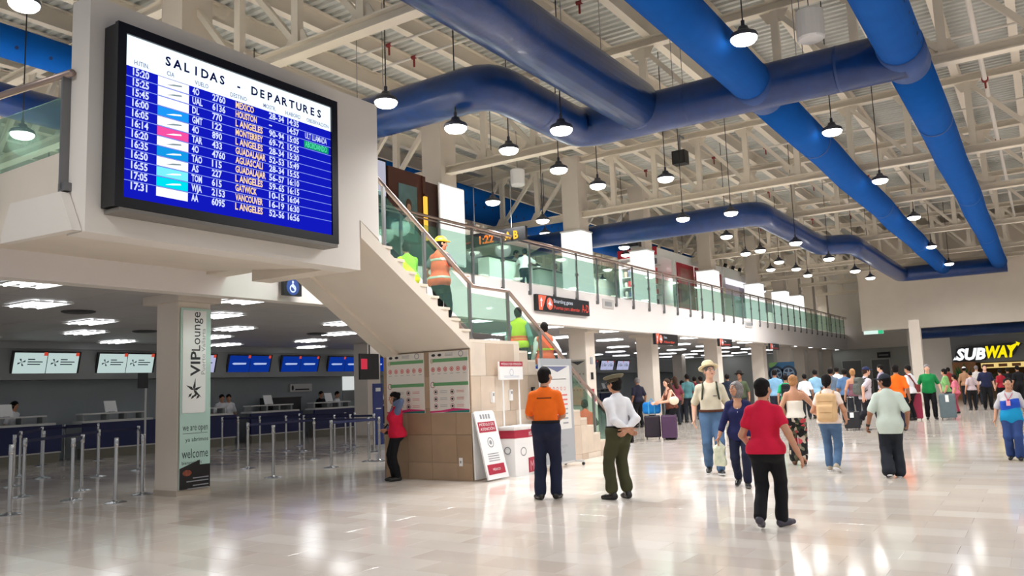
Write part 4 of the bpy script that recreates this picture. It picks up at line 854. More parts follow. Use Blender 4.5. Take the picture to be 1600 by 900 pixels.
# ================================================================== PEOPLE: bodies and clothes as smooth blended volumes
A_=lambda *v: np.array(v,dtype=np.float64)
def rotx(a): c,s=math.cos(a),math.sin(a); return np.array([[1,0,0],[0,c,-s],[0,s,c]])
def roty(a): c,s=math.cos(a),math.sin(a); return np.array([[c,0,s],[0,1,0],[-s,0,c]])
def rotz(a): c,s=math.cos(a),math.sin(a); return np.array([[c,-s,0],[s,c,0],[0,0,1]])
class F:
    def __init__(s,g=0): s.p=[]; s.cuts=[]; s.g=g
    def cone(s,a,b,ra,rb,k=.03,op=0,g=None):
        a,b=np.array(a,float),np.array(b,float); g=s.g if g is None else g; ra+=g; rb+=g; r=max(ra,rb)
        ba=b-a; L=max(1e-9,ba@ba)
        def f(P):
            q=P-a; t=np.clip((q@ba)/L,0,1); d=q-t[...,None]*ba; return np.sqrt((d*d).sum(-1))-(ra+(rb-ra)*t)
        s.p.append((f,np.minimum(a,b)-r,np.maximum(a,b)+r,k,op)); return s
    def ell(s,c,r,R=None,k=.03,op=0,g=None):
        c=np.array(c,float); g=s.g if g is None else g; r=np.array(r,float)+g; m=r.max()
        def f(P):
            q=P-c
            if R is not None: q=q@R
            k0=np.sqrt(((q/r)**2).sum(-1)); k1=np.sqrt(((q/(r*r))**2).sum(-1)); return k0*(k0-1)/np.maximum(k1,1e-6)
        s.p.append((f,c-m,c+m,k,op)); return s
    def rbox(s,c,hs,rr,R=None,k=.01,op=0):
        c=np.array(c,float); hs=np.array(hs,float); m=np.linalg.norm(hs)
        def f(P):
            q=P-c
            if R is not None: q=q@R
            d=np.abs(q)-hs+rr; return np.sqrt((np.maximum(d,0)**2).sum(-1))+np.minimum(d.max(-1),0)-rr
        s.p.append((f,c-m,c+m,k,op)); return s
    def cut(s,n,c): s.cuts.append((np.array(n,float),float(c))); return s      # removes n.p > c
    def geo(s,h,noise=0,nf=9.,seed=0):
        U=[p for p in s.p if p[4]==0]; lo=np.min([p[1] for p in U],0)-3*h-.01; hi=np.max([p[2] for p in U],0)+3*h+.01
        n=np.ceil((hi-lo)/h).astype(int)+1; V=np.full(n,1e3,np.float32)
        ax=[lo[i]+h*np.arange(n[i]) for i in range(3)]
        for f,a,b,k,op in s.p:
            i0=np.maximum(0,((a-lo-k-2.5*h)/h).astype(int)); i1=np.minimum(n,np.ceil((b-lo+k+2.5*h)/h).astype(int)+1)
            if (i1<=i0).any(): continue
            sl=tuple(slice(i0[i],i1[i]) for i in range(3))
            P=np.stack(np.meshgrid(*[ax[i][sl[i]] for i in range(3)],indexing='ij'),-1); d=f(P); v=V[sl]
            if op==0: t=np.clip(.5+.5*(v-d)/k,0,1); V[sl]=v*(1-t)+d*t-k*t*(1-t)
            else: t=np.clip(.5-.5*(v+d)/k,0,1); V[sl]=v*(1-t)-d*t+k*t*(1-t)
        if noise:
            G=np.meshgrid(*ax,indexing='ij'); 
            V+=(noise*(np.sin(G[2]*nf*2.1+seed+np.sin(G[0]*nf*1.3)*1.5)*np.sin(G[0]*nf+seed*1.7+G[2]*4)+.6*np.sin(G[1]*nf*1.6+G[2]*nf*2.7+seed))).astype(np.float32)
        for nn,c in s.cuts:
            D=ax[0][:,None,None]*nn[0]+ax[1][None,:,None]*nn[1]+ax[2][None,None,:]*nn[2]-c; V=np.maximum(V,D.astype(np.float32))
        return snet(V,lo,h)
def snet(V,o,h):
    s=V<0; n=np.array(V.shape)-1
    cnt=np.zeros(n,np.int8)
    cor=[(i,j,k) for i in (0,1) for j in (0,1) for k in (0,1)]
    for c in cor: cnt+=s[c[0]:n[0]+c[0],c[1]:n[1]+c[1],c[2]:n[2]+c[2]]
    m=(cnt>0)&(cnt<8); ci=np.argwhere(m); idx=np.full(n,-1,np.int32); idx[m]=np.arange(len(ci))
    pos=np.zeros((len(ci),3)); num=np.zeros(len(ci))
    for a in cor:
        for ax in range(3):
            if a[ax]: continue
            b=list(a); b[ax]=1
            va=V[ci[:,0]+a[0],ci[:,1]+a[1],ci[:,2]+a[2]]; vb=V[ci[:,0]+b[0],ci[:,1]+b[1],ci[:,2]+b[2]]
            cr=(va<0)!=(vb<0); t=np.where(cr,va/np.where(cr,va-vb,1),0)
            p=np.tile(np.array(a,float),(len(ci),1)); p[:,ax]+=t; pos+=p*cr[:,None]; num+=cr
    vs=(ci+pos/np.maximum(num,1)[:,None])*h+o; fs=[]
    for ax in range(3):
        sl0=[slice(None)]*3; sl1=[slice(None)]*3; sl0[ax]=slice(0,-1); sl1[ax]=slice(1,None)
        a=s[tuple(sl0)]; b=s[tuple(sl1)]; e=np.argwhere(a!=b); u,v=(ax+1)%3,(ax+2)%3
        e=e[(e[:,u]>0)&(e[:,v]>0)&(e[:,u]<n[u])&(e[:,v]<n[v])]
        if len(e)==0: continue
        def id_(du,dv): q=e.copy(); q[:,u]-=du; q[:,v]-=dv; return idx[q[:,0],q[:,1],q[:,2]]
        q=np.stack([id_(1,1),id_(0,1),id_(0,0),id_(1,0)],1); ins=a[e[:,0],e[:,1],e[:,2]]
        q[~ins]=q[~ins][:,::-1]; fs.append(q)
    fs=np.concatenate(fs) if fs else np.zeros((0,4),int)
    return vs,fs[(fs>=0).all(1)]
def npmesh(name,parts,mat,scale=1.0):
    vs=[];fs=[];n=0
    for v,f in parts: vs.append(v); fs.append(f+n); n+=len(v)
    vs=np.concatenate(vs)*scale; fs=np.concatenate(fs); me=bpy.data.meshes.new(name)
    me.vertices.add(len(vs)); me.vertices.foreach_set('co',vs.astype(np.float32).ravel())
    me.loops.add(len(fs)*4); me.loops.foreach_set('vertex_index',fs.astype(np.int32).ravel())
    me.polygons.add(len(fs)); me.polygons.foreach_set('loop_start',np.arange(0,len(fs)*4,4,dtype=np.int32)); me.polygons.foreach_set('loop_total',np.full(len(fs),4,np.int32))
    me.polygons.foreach_set('use_smooth',np.ones(len(fs),bool)); me.materials.append(mat); me.update(calc_edges=True); me.validate(); return me
def ik(a,b,l1,l2,pole):
    a,b,pole=np.array(a,float),np.array(b,float),np.array(pole,float); d=b-a; L=np.linalg.norm(d); u=d/L
    if L>(l1+l2)*.998: L=(l1+l2)*.998; b=a+u*L
    x=(l1*l1-l2*l2+L*L)/(2*L); hh=math.sqrt(max(0,l1*l1-x*x)); v=pole-(pole@u)*u; v/=max(1e-6,np.linalg.norm(v)); return a+u*x+v*hh,b
def nz(v): return v/max(1e-9,np.linalg.norm(v))
def hand(w,d,thumb,curl,res):            # wrist, pointing direction, thumb-side direction, finger curl
    d=nz(np.array(d,float)); t=np.array(thumb,float); t=nz(t-(t@d)*d); n=np.cross(d,t)      # n: palm normal (fingers curl towards it)
    f=F(); f.cone(w-d*.03,w+d*.02,.024,.025,.01)
    for k in range(4): f.cone(w+d*.015+t*(.012-.008*k),w+d*.085+t*(.03-.02*k),.016,.0125,.012)
    for k,(L,sp) in enumerate(((.075,.0),(.085,0),(.078,0),(.06,0))):
        p=w+d*(.085 if k<3 else .078)+t*(.031-.0205*k); dirn=d.copy(); r=.0092-.0005*(k==3)
        for j,fr in enumerate((.45,.32,.23)):
            a=curl*(.6 if j==0 else 1.0); dirn=nz(dirn*math.cos(a)+n*math.sin(a)); q=p+dirn*L*fr; f.cone(p,q,r,r*.93,.004); p=q; r*=.93
            n2=nz(n-(n@dirn)*dirn); n_=n2
            dirn=dirn; n=n2
        n=np.cross(d,t)
    p=w+d*.025+t*.022; td=nz(d*.75+t*.55+n*.25)
    for L,r in ((.042,.0135),(.032,.0105),(.026,.0095)):
        q=p+td*L; f.cone(p,q,r,r*.9,.006); p=q; td=nz(td+d*.35+n*.25)
    return f.geo(res)
SK={'tan':M('skin_tan',(190,138,108),.55,var=.05,scale=14),'light':M('skin_light',(222,172,146),.55,var=.05,scale=14),'brown':M('skin_brown',(152,104,78),.55,var=.05,scale=14),'dark':M('skin_deep',(120,80,60),.55,var=.05,scale=14)}
HC={'black':M('hair_black',(20,16,16),.8,var=.3,spec=.2,scale=60,bump=.4,bscale=160),'brown':M('hair_brown',(60,40,30),.75,spec=.25,var=.3,scale=60,bump=.4,bscale=160),'blond':M('hair_blond',(176,128,84),.7,spec=.3,var=.3,scale=60,bump=.4,bscale=160),'grey':M('hair_grey',(122,116,116),.55,var=.35,scale=60,bump=.4,bscale=160)}
def cloth(name,rgb,var=.08): return M('cloth_'+name,rgb,.85,var=var,scale=7,spec=.25,bump=.12,bscale=30)
eyeW=M('eye_white',(230,226,220),.3); eyeD=M('eye_dark',(40,26,20),.3); lipM=M('lips',(160,84,80),.5); shoeB=M('shoe_black',(24,22,22),.4); soleW=M('shoe_white',(220,220,222),.5); soleG=M('shoe_grey',(120,118,116),.6); sandal=M('shoe_brown',(90,60,40),.6)
def person(label,loc,head,h,P):
    S=h/1.75; t=T('person',label,'person',loc,math.radians(head)); near=P.get('near',0)
    res={2:.0085,1:.0125,0:.02}[near]/S*1.0; fem=P.get('fem',0); w=P.get('w',1.0); bel=P.get('belly',1.0)
    pel=A_(0,0,.945)+A_(*P.get('pel',(0,0,0))); lean=math.radians(P.get('lean',2)); tw=math.radians(P.get('twist',0)); side=math.radians(P.get('side',0))
    Rt=rotz(tw)@roty(side)@rotx(-lean); Rp=rotz(tw*.3)
    L=lambda x,y,z: pel+Rt@A_(x,y,z)
    shw=(.138 if fem else .158)*(.6+.4*w)
    sh=[L(-shw,-.012,.415),L(shw,-.012,.415)]; nb=L(0,-.015,.495)
    hy,hp,hr=[math.radians(a) for a in P.get('head',(0,0,0))]; Rh=rotz(tw*.7)@rotz(hy)@rotx(hp)@roty(hr)
    hc=nb+Rh@A_(0,.03,.0)+A_(0,.02*math.sin(lean)*5,.185)
    Hh=lambda x,y,z: hc+Rh@A_(x,y,z)
    legs=[];lt=P.get('lf',(-.105,0,.085)),P.get('rf',(.105,0,.085)); fy=P.get('fyaw',(8,-8)); fp=P.get('fpitch',(0,0)); kp=P.get('knee',((-.05,1,0),(.05,1,0)))
    for i in (0,1):
        hip=pel+Rp@A_((-.088,.088)[i]*(1.04 if fem else 1),0,-.015); k_,a_=ik(hip,lt[i],.44,.43,kp[i]); legs.append((hip,k_,a_))
    arms=[];at_=P.get('lh',(-.27,.02,.86)),P.get('rh',(.27,.02,.86)); ep=P.get('elbow',((-.35,-1,0),(.35,-1,0)))
    for i in (0,1):
        e_,w_=ik(sh[i],at_[i],.295,.25,ep[i]); arms.append((sh[i],e_,w_))
    def torso(f,sc=1.0,hips=True):
        if hips:
            f.ell(pel+Rp@A_(0,0,.0),((.17 if fem else .16)*w*sc,.115*bel*sc,.13),Rp)
            for x in (-.078,.078): f.ell(pel+Rp@A_(x,-.05,-.045),(.088*w,.09,.10),Rp,.05)
        f.ell(L(0,.005+(.03*(bel-1)),.16),((.13 if fem else .148)*w*sc,.102*bel*sc,.17),Rt,.06)
        f.ell(L(0,.002,.32),((.145 if fem else .165)*(.5+.5*w)*sc,.108*(.6+.4*bel)*sc,.165),Rt,.06)
        if fem:
            for x in (-.068,.068): f.ell(L(x,.075,.29),(.066,.06,.062),Rt,.04)
        [f.cone(L(0,-.02,.455),q_,.06,.05,.045) for q_ in sh]; f.cone(L(0,-.01,.40),L(0,-.015,.50),.085,.052,.05)
    def armg(f,n0=0.0,n1=2.0,rs=1.0):
        for a,b,c in arms:
            if n1<=1: f.cone(a,a+(b-a)*n1,.052*rs,(.052-.008*n1)*rs*1.12,.035)
            else: f.cone(a,b,.052*rs,.043*rs,.035); f.cone(b,b+(c-b)*(n1-1),.043*rs,(.043-.014*(n1-1))*rs*1.1,.02)
    def legg(f,n1=2.0,rs=1.0,flare=0.0,calf=True):
        for a,b,c in legs:
            f.cone(a,b,.086*rs*(.5+.5*w),.06*rs,.05)
            if n1>1:
                e=b+(c-b)*(n1-1); f.cone(b,e,.06*rs,(.06-.02*(n1-1))*rs+flare,.03)
                if calf: f.ell(b+(c-b)*.3+nz(np.cross(nz(c-b),A_(1,0,0)))*-.02*1,(.05*rs,.052*rs,.12),None,.04)
    # ---- body
    f=F(); torso(f,.93); f.cone(nb,hc+Rh@A_(0,-.02,-.06),.056,.052,.03)
    f.ell(Hh(0,-.012,.022),(.077,.097,.095),Rh,.02).ell(Hh(0,.022,-.05),(.057,.066,.064),Rh,.03).ell(Hh(0,.064,-.093),(.026,.022,.02),Rh,.03)
    if near: 
        f.cone(Hh(0,.086,.012),Hh(0,.112,-.028),.009,.0145,.012).ell(Hh(0,.08,.024),(.05,.016,.009),Rh,.02)
        for x in (-.033,.033): f.ell(Hh(x,.103,.004),(.02,.018,.012),Rh,.012,1).ell(Hh(x*1.25,.066,-.035),(.022,.02,.022),Rh,.03)
        f.ell(Hh(0,.083,-.06),(.024,.012,.008),Rh,.01)
    for x in (-.079,.079): f.ell(Hh(x,-.008,-.008),(.011,.022,.031),Rh,.008)
    armg(f); legg(f)
    parts=[f.geo(res)]
    hd=P.get('hdir',(None,None)); hth=P.get('thumb',(None,None)); cu=P.get('curl',(.35,.35))
    for i in (0,1):
        a,b,c=arms[i]; d=nz(c-b) if hd[i] is None else A_(*hd[i]); th=A_(0,1,0) if hth[i] is None else A_(*hth[i])
        g=hand(c,d,th,cu[i]*(1 if i==0 else 1)*(1 if np.cross(nz(d),th)[0]*(1 if i==0 else -1)>0 else -1) if hth[i] is None else cu[i],{2:.0042,1:.0055,0:.0075}[near]/S)
        parts.append(g)
    sk=SK[P.get('skin','tan')]; put('body',npmesh('body',parts,sk,S),t)
    if P.get('face'):
        b=MB()
        for x in (-.031,.031): b.ball(Hh(x,.083,.004)*S,.0125*S,eyeW,10,6); b.ball(Hh(x,.0915,.004)*S,.0058*S,eyeD,8,5)
        b.build('eyes',t,smooth=True)
        b=MB(); b.ball(Hh(0,.091,-.06)*S,(.021*S,.008*S,.0075*S),lipM,10,6,R=Matrix(Rh.tolist())); b.build('mouth',t,smooth=True)
        b=MB()
        for x in (-.032,.032): b.ball(Hh(x,.092,.027)*S,(.018*S,.006*S,.0035*S),HC[P.get('hair',('black',))[0]],8,4,R=Matrix(Rh.tolist()))
        b.build('eyebrows',t,smooth=True)
    if P.get('glasses'):
        b=MB(); u,v=Vector(Rh@A_(1,0,0)),Vector(Rh@A_(0,0,1))
        for x in (-.031,.031): b.tube([Vector(Hh(x,.106,.002)*S)+(u*math.cos(a)*.022+v*math.sin(a)*.017)*S for a in [2*PI*k/12 for k in range(13)]],.002,dark,5)
        for x in (-.053,.053): b.tube([Vector(Hh(x,.104,.006)*S),Vector(Hh(x*1.5,.03,.008)*S),Vector(Hh(x*1.52,-.02,.0)*S)],.002,dark,5)
        b.build('glasses',t)
    # ---- hair
    hs=P.get('hair',('black','short')); 
    if hs[1]!='none':
        f=F(); st_=hs[1]; f.ell(Hh(0,-.018,.03),(.087,.103,.1) if st_ not in('curly','bob') else (.1,.112,.11),Rh,.02)
        if st_ in ('bob','curly'): f.ell(Hh(0,-.05,-.05),(.112,.09,.115),Rh,.04)
        if st_=='long': f.ell(Hh(0,-.05,-.02),(.09,.08,.11),Rh,.04).cone(Hh(0,-.06,-.05),L(0,-.12,.42),.085,.08,.04)
        if st_=='bun': f.ell(Hh(0,-.1,.06),(.05,.045,.045),Rh,.02).ell(Hh(0,-.05,-.02),(.078,.07,.08),Rh,.03)
        if st_=='tail': f.ell(Hh(0,-.06,-.03),(.076,.06,.07),Rh,.03).cone(Hh(0,-.1,.0),Hh(0,-.12,-.16),.038,.022,.02)
        if st_=='nape': f.ell(Hh(0,-.045,-.045),(.075,.065,.06),Rh,.03)
        if st_=='short': f.ell(Hh(0,-.05,-.03),(.074,.06,.06),Rh,.03)
        f.ell(Hh(0,.085,-.055),(.072,.075,.105),Rh,.006,1)                    # the face stays free
        if st_ in ('short','nape','bun','tail'):
            n=Rh@A_(0,.42,-.91)
            if st_!='nape': f.cut(n,n@Hh(0,-.03,-.045) if st_=='short' else n@Hh(0,-.05,-.085))
        put('hair',npmesh('hair',[f.geo(res*.8,noise=.006 if st_ in('curly','bob') else .003,nf=26)],HC[hs[0]],S),t)
    # ---- shirt
    c=P.get('top'); up_=Rt@A_(0,0,1); wz=P.get('waist',.07); tp_=P.get('top') or {}; wz=min(wz,tp_.get('hem',-.08)+.035) if tp_.get('hem',-.08)<.02 else wz
    def neckcut(f,depth=0.0,front=0.0):
        f.cone(L(0,-.012,.47-depth*.6),L(0,.03,.62),.058+depth*.35,.075+depth*.35,.012,1,0)
        if front>.3: f.ell(L(0,.09,.485-depth),(.062+depth*.5,.08,.07+front*.06),Rt,.012,1,0)
    if c:
        m,slv,hem=c['m'],c.get('sleeve',.62),c.get('hem',-.08); g=c.get('g',.014)
        f=F(g); torso(f,1.0); armg(f,0,slv) if slv>0 else None
        if hem<-.045: f.ell(pel+Rp@A_(0,0,hem*.4),((.17 if fem else .164)*w,.124*(.7+.3*bel),.14),Rp,.05); [f.ell(pel+Rp@A_(x,-.05,-.03),(.088*w,.092,.10),Rp,.05) for x in (-.078,.078)]
        if c.get('loose'): f.cone(L(0,.01,.25),L(0,.0,hem),.11*w,.135*w,.06)
        n=-up_; f.cut(n,n@L(0,0,hem)); neckcut(f,c.get('neck',0),c.get('scoop',.25))
        if c.get('strapless'): f.cut(up_,up_@L(0,0,c['strapless']))
        if slv==0:
            for s_ in (-1,1): n=nz(Rt@A_(s_,0,.12)); f.cut(n,n@L(s_*(shw-.005),0,.42))
        put(c.get('name','shirt'),npmesh('shirt',[f.geo(res,noise=c.get('wr',.0035),seed=h*37)],m,S),t)
    if P.get('print'):
        f=F(.024); torso(f,1.0); f.cut(up_,up_@L(0,0,.392)); f.cut(-up_,-up_@L(0,0,.374)); [f.cut(Rt@A_(s_,0,0),(Rt@A_(s_,0,0))@L(s_*.1,0,0)) for s_ in (-1,1)]; f.cut(Rt@A_(0,1,0),(Rt@A_(0,1,0))@L(0,0,0)); put('back_print',npmesh('print',[f.geo(.006)],P['print'],S),t)
    if P.get('collar'):
        f=F(.0); f.cone(L(0,-.018,.45),L(0,-.012,.53),.082,.068,.02).cone(L(0,-.015,.44),L(0,-.0,.6),.054,.064,.008,1); f.cut(-up_,-up_@L(0,0,.468)); n=nz(Rt@A_(0,.35,1)); f.cut(n,n@L(0,0,.515)); put('collar',npmesh('collar',[f.geo(min(res,.011))],P['collar'],S),t)
    c=P.get('vest')
    if c:
        f=F(c.get('g',.03)); torso(f,1.0); f.ell(pel+Rp@A_(0,0,-.02),((.182 if fem else .172)*w,.134*(.7+.3*bel),.15),Rp,.05); [f.ell(pel+Rp@A_(x,-.05,-.03),(.098*w,.1,.10),Rp,.05) for x in (-.078,.078)]; n=-up_; f.cut(n,n@L(0,0,c.get('hem',-.02))); neckcut(f,.02,c.get('scoop',.5))
        for s_ in (-1,1): n=nz(Rt@A_(s_,0,.1)); f.cut(n,n@L(s_*(shw+.022),0,.42))
        put('vest',npmesh('vest',[f.geo(res,noise=.003,seed=3)],c['m'],S),t)
        if c.get('strip'):
            for z in c.get('sz',(.12,)):
                f=F(c.get('g',.03)+.005); torso(f,1.0); f.ell(pel+Rp@A_(0,0,-.02),((.182 if fem else .172)*w,.134*(.7+.3*bel),.15),Rp,.05); [f.ell(pel+Rp@A_(x,-.05,-.03),(.098*w,.1,.10),Rp,.05) for x in (-.078,.078)]; [f.cut(Rt@A_(s_,0,.1),(Rt@A_(s_,0,.1))@L(s_*(shw+.02),0,.42)) for s_ in (-1,1)]; f.cut(up_,up_@L(0,0,z+.028)); f.cut(-up_,-up_@L(0,0,z-.028)); put('reflective_strip',npmesh('strip',[f.geo(min(res,.013))],c['strip'],S),t)
    # ---- trousers
    c=P.get('legs')
    if c:
        f=F(c.get('g',.012)); ru=Rp@A_(0,0,1); f.ell(pel,((.17 if fem else .162)*w,.118*(.7+.3*bel),.14),Rp)
        for x in (-.078,.078): f.ell(pel+Rp@A_(x,-.05,-.045),(.09*w,.092,.10),Rp,.05)
        f.ell(L(0,.003,.1),((.14 if fem else .15)*w,.1*bel,.1),Rt,.06)
        legg(f,c.get('len',1.93),c.get('rs',1.06),c.get('flare',.012)); f.cut(up_,up_@L(0,0,wz))
        put('trousers',npmesh('trousers',[f.geo(res,noise=c.get('wr',.004),seed=h*11)],c['m'],S),t)
    if P.get('belt'):
        f=F(.024); torso(f,1.0); f.ell(L(0,.003,.1),((.14 if fem else .15)*w,.1*bel,.1),Rt,.06); f.cut(up_,up_@L(0,0,wz+.016)); f.cut(-up_,-up_@L(0,0,wz-.022)); put('belt',npmesh('belt',[f.geo(min(res,.011))],P['belt'],S),t)
    # ---- shoes
    sm=P.get('shoes',shoeB); so=P.get('sole')
    for i in (0,1):
        a_=legs[i][2]; R=rotz(math.radians(fy[i]))@rotx(math.radians(fp[i])); q=lambda x,y,z: a_+R@A_(x,y,z)
        f=F(); f.cone(q(0,-.035,-.04),q(0,.1,-.05),.043,.041,.02).cone(q(0,.1,-.052),q(0,.165,-.058),.042,.033,.02).cone(q(0,-.02,-.02),q(0,-.005,.03),.045,.043,.02); n=R@A_(0,0,-1); f.cut(n,n@q(0,0,-.083)); g=f.geo(max(.008,res*.8))
        put('shoe',npmesh('shoe',[g],sm,S),t)
        if so:
            f=F(); f.cone(q(0,-.04,-.06),q(0,.1,-.06),.046,.046,.02).cone(q(0,.1,-.06),q(0,.17,-.06),.046,.036,.02); f.cut(R@A_(0,0,-1),(R@A_(0,0,-1))@q(0,0,-.084)); f.cut(R@A_(0,0,1),(R@A_(0,0,1))@q(0,0,-.058)); put('sole',npmesh('sole',[f.geo(.008)],so,S),t)
    # ---- headgear
    hg=P.get('hat')
    if hg:
        b=MB(); Rm=Matrix(Rh.tolist()); axh=Rm@Vector((0,0,1)); o=Vector(Hh(0,-.015,.05)*S); sc=S
        if hg[0]=='straw':
            ax=(Rm@Vector((0,-.22,1))).normalized(); o=Vector(Hh(0,-.02,.055)*S)
            b.lathe([(r*sc,z*sc) for r,z in ((.158,.012),(.16,.0),(.13,-.012),(.098,.0),(.097,.035),(.092,.085),(.07,.115),(.03,.105),(0,.1))],o,hg[1],24,ax); b.build('hat',t,smooth=True)
            MB().lathe([(r*sc,z*sc) for r,z in ((.1,.002),(.1005,.004),(.1,.03),(.098,.031))],o,hg[2],24,ax).build('hat_band',t)
        elif hg[0]=='officer':
            ax=(Rm@Vector((0,.28,1))).normalized(); o=Vector(Hh(0,-.012,.035)*S)
            b.lathe([(r*sc,z*sc) for r,z in ((.098,-.012),(.1,-.008),(.1,.034),(.104,.038),(.152,.066),(.156,.074),(.15,.082),(.08,.094),(0,.098))],o,hg[1],28,ax); b.build('cap',t,smooth=True)
            MB().lathe([(r*sc,z*sc) for r,z in ((.1002,-.008),(.1035,-.006),(.1035,.03),(.1002,.032))],o,hg[2],28,ax).build('cap_band',t)
            v=MB(); vs=[];n=10
            for k in range(n+1):
                a=PI*(.12+.76*k/n); vs.append(Hh(.095*math.cos(a),.085*math.sin(a)-.012,.045)*S); vs.append(Hh(.105*math.cos(a),.15*math.sin(a)-.012,.012)*S)
            v.add(vs+[Vector(x)+Vector((0,0,-.006)) for x in vs],[(2*k,2*k+2,2*k+3,2*k+1) for k in range(n)]+[(2*k+2*n+2,2*k+1+2*n+2,2*k+3+2*n+2,2*k+2+2*n+2) for k in range(n)],hg[3]); v.build('visor',t,smooth=True)
        elif hg[0]=='cap':
            f=F(); f.ell(Hh(0,-.015,.035),(.09,.106,.1),Rh); n=Rh@A_(0,-.12,-1); f.cut(n,n@Hh(0,0,.035)); put('cap',npmesh('cap',[f.geo(res*.9)],hg[1],S),t)
            f=F(); f.ell(Hh(0,.115,.04),(.07,.085,.012),Rh); n=Rh@A_(0,-1,0); f.cut(n,n@Hh(0,.06,0)); put('visor',npmesh('visor',[f.geo(min(res,.009))],hg[1],S),t)
        elif hg[0]=='helmet':
            f=F(); f.ell(Hh(0,-.01,.04),(.105,.125,.115),Rh); n=Rh@A_(0,0,-1); f.cut(n,n@Hh(0,0,.035)); put('helmet',npmesh('helmet',[f.geo(res*.9)],hg[1],S),t)
            f=F(); f.ell(Hh(0,.03,.042),(.11,.15,.014),Rh); put('brim',npmesh('brim',[f.geo(min(res,.009))],hg[1],S),t)
    t['_']=0; del t['_']
    return dict(t=t,L=L,S=S,arms=arms,hc=hc,Hh=Hh,Rt=Rt,sh=sh,legs=legs,pel=pel)
def toworld(pr,p): # canonical body point -> world
    t=pr['t']; v=Vector(np.array(p)*pr['S']); v.rotate(t.rotation_euler); return v+t.location
# ================================================================== THE PEOPLE
vh=lambda px: 33.15-math.degrees(math.atan((px-800)/FPX))
def PP(px,pf,pt,label,head,P,extra=0,z=0,hmul=1):
    p=at(px,pf,z=z); h=(height(p,pt)-z)*hmul-extra
    return person(label,(p.x,p.y,z),head,h,P)
def worn(pr,label,cat,f,mat,name,res=.012,noise=.002,more=()):
    t0=pr['t']; t=T(name,label,cat,tuple(t0.location),t0.rotation_euler.z)
    put('body',npmesh(name,[f.geo(res,noise=noise)],mat,pr['S']),t)
    for n,ff,m in more: put(n,npmesh(n,[ff.geo(res)],m,pr['S']),t)
    return t
def backpack(pr,label,mat,strapm,size=1.0,dz=0,front=True,res=.012):
    L=pr['L']; R=pr['Rt']; f=F(); f.rbox(L(0,-.215,.26+dz),(.15*size,.085,.22*size),.06,R).rbox(L(0,-.30,.18+dz),(.115*size,.035,.11*size),.03,R,.02)
    f.cone(L(-.04,-.2,.48+dz),L(.04,-.2,.48+dz),.012,.012,.01)
    s=F()
    for x in (-.105,.105):
        s.cone(L(x,-.15,.45),L(x,.0,.505),.017,.017,.01).cone(L(x,.0,.505),L(x*1.05,.11,.42),.017,.017,.01).cone(L(x*1.05,.11,.42),L(x*1.25,.105,.26),.017,.015,.01).cone(L(x*1.25,.105,.26),L(x*1.5,-.1,.12),.013,.013,.01)
    p=F(); p.rbox(L(0,-.338,.18+dz),(.09*size,.006,.008),.004,R); p.rbox(L(0,-.303,.37+dz),(.12*size,.008,.008),.005,R)
    return worn(pr,label,'backpack',f,mat,'backpack',res,more=(('strap',s,strapm),('zip',p,strapm)))
jean=cloth('jeans',(80,108,142),.15); navyT=cloth('navy_trousers',(30,34,56)); blk=cloth('black',(22,22,26)); whiteS=cloth('white_shirt',(232,232,236),.04); dkjean=cloth('dark_jeans',(38,42,50),.15)
olive=cloth('olive',(66,66,44)); orangeC=cloth('orange',(240,110,30),.05); redC=cloth('red',(204,28,62),.05); beigeC=cloth('beige_shirt',(214,206,184),.06)
WALK=dict(lf=(-.09,.26,.085),rf=(.09,-.26,.13),fpitch=(4,-28),pel=(0,0,-.03))
def walk(a=.26,lead='l',**k):
    d=dict(lf=(-.085,a,.085),rf=(.085,-a,.085+a*.35),fpitch=(5,-a*110),pel=(0,0,-.01-a*.1),lh=(-.27,-a*.6,.89),rh=(.27,a*.6,.89))
    if lead=='r': d=dict(lf=(-.085,-a,.085+a*.35),rf=(.085,a,.085),fpitch=(-a*110,5),pel=(0,0,-.01-a*.1),lh=(-.27,a*.6,.89),rh=(.27,-a*.6,.89))
    d.update(k); return d
# --- man in orange
pr=PP(858,780,573,'man in an orange polo and navy trousers standing with his back turned',vh(858)-6,dict(near=2,skin='tan',hair=('black','nape'),head=(-28,4,0),lf=(-.11,-.03,.085),rf=(.1,.02,.085),fyaw=(28,-14),top=dict(m=orangeC,sleeve=.8,hem=.06),print=cloth('orange_print',(120,60,24)),collar=blk,legs=dict(m=navyT,rs=1.1,flare=.022,len=1.97),belt=blk,lh=(-.07,.24,.97),rh=(.05,.25,.97),elbow=((-1,-.5,0),(1,-.5,0)),w=1.02))
f=F(.017); L=pr['L']; f.rbox(L(0,-.1,.395),(.115,.05,.006),.004,pr['Rt'])
b=MB();
# --- officer
pr=PP(972,780,583,'officer in white shirt, olive trousers and peaked cap, hands behind his back',vh(972)+38,dict(near=2,skin='tan',hair=('black','nape'),head=(14,2,0),lf=(-.13,.04,.085),rf=(.11,.0,.085),fyaw=(20,-10),top=dict(m=whiteS,sleeve=1.9,hem=.06,wr=.006),collar=whiteS,legs=dict(m=olive,rs=1.16,flare=.022,len=1.84,wr=.006),belt=blk,lh=(.03,-.17,.97),rh=(.0,-.19,.965),elbow=((-1,-.35,0),(1,-.35,0)),hdir=((.8,-.1,-.4),(-.8,-.1,-.4)),thumb=((0,0,1),(0,0,1)),curl=(.6,.6),hat=('officer',cloth('officer_cap',(118,112,92)),cloth('officer_band',(70,60,46)),M('visor_black',(20,18,18),.2)),w=1.04,belly=1.06),extra=.03)
f=F(); f.rbox(pr['pel']+A_(.2,-.03,-.06),(.025,.045,.11),.02); worn(pr,'black holster on the right hip of the officer in the peaked cap','holster',f,M('holster_black',(22,20,20),.4),'holster')
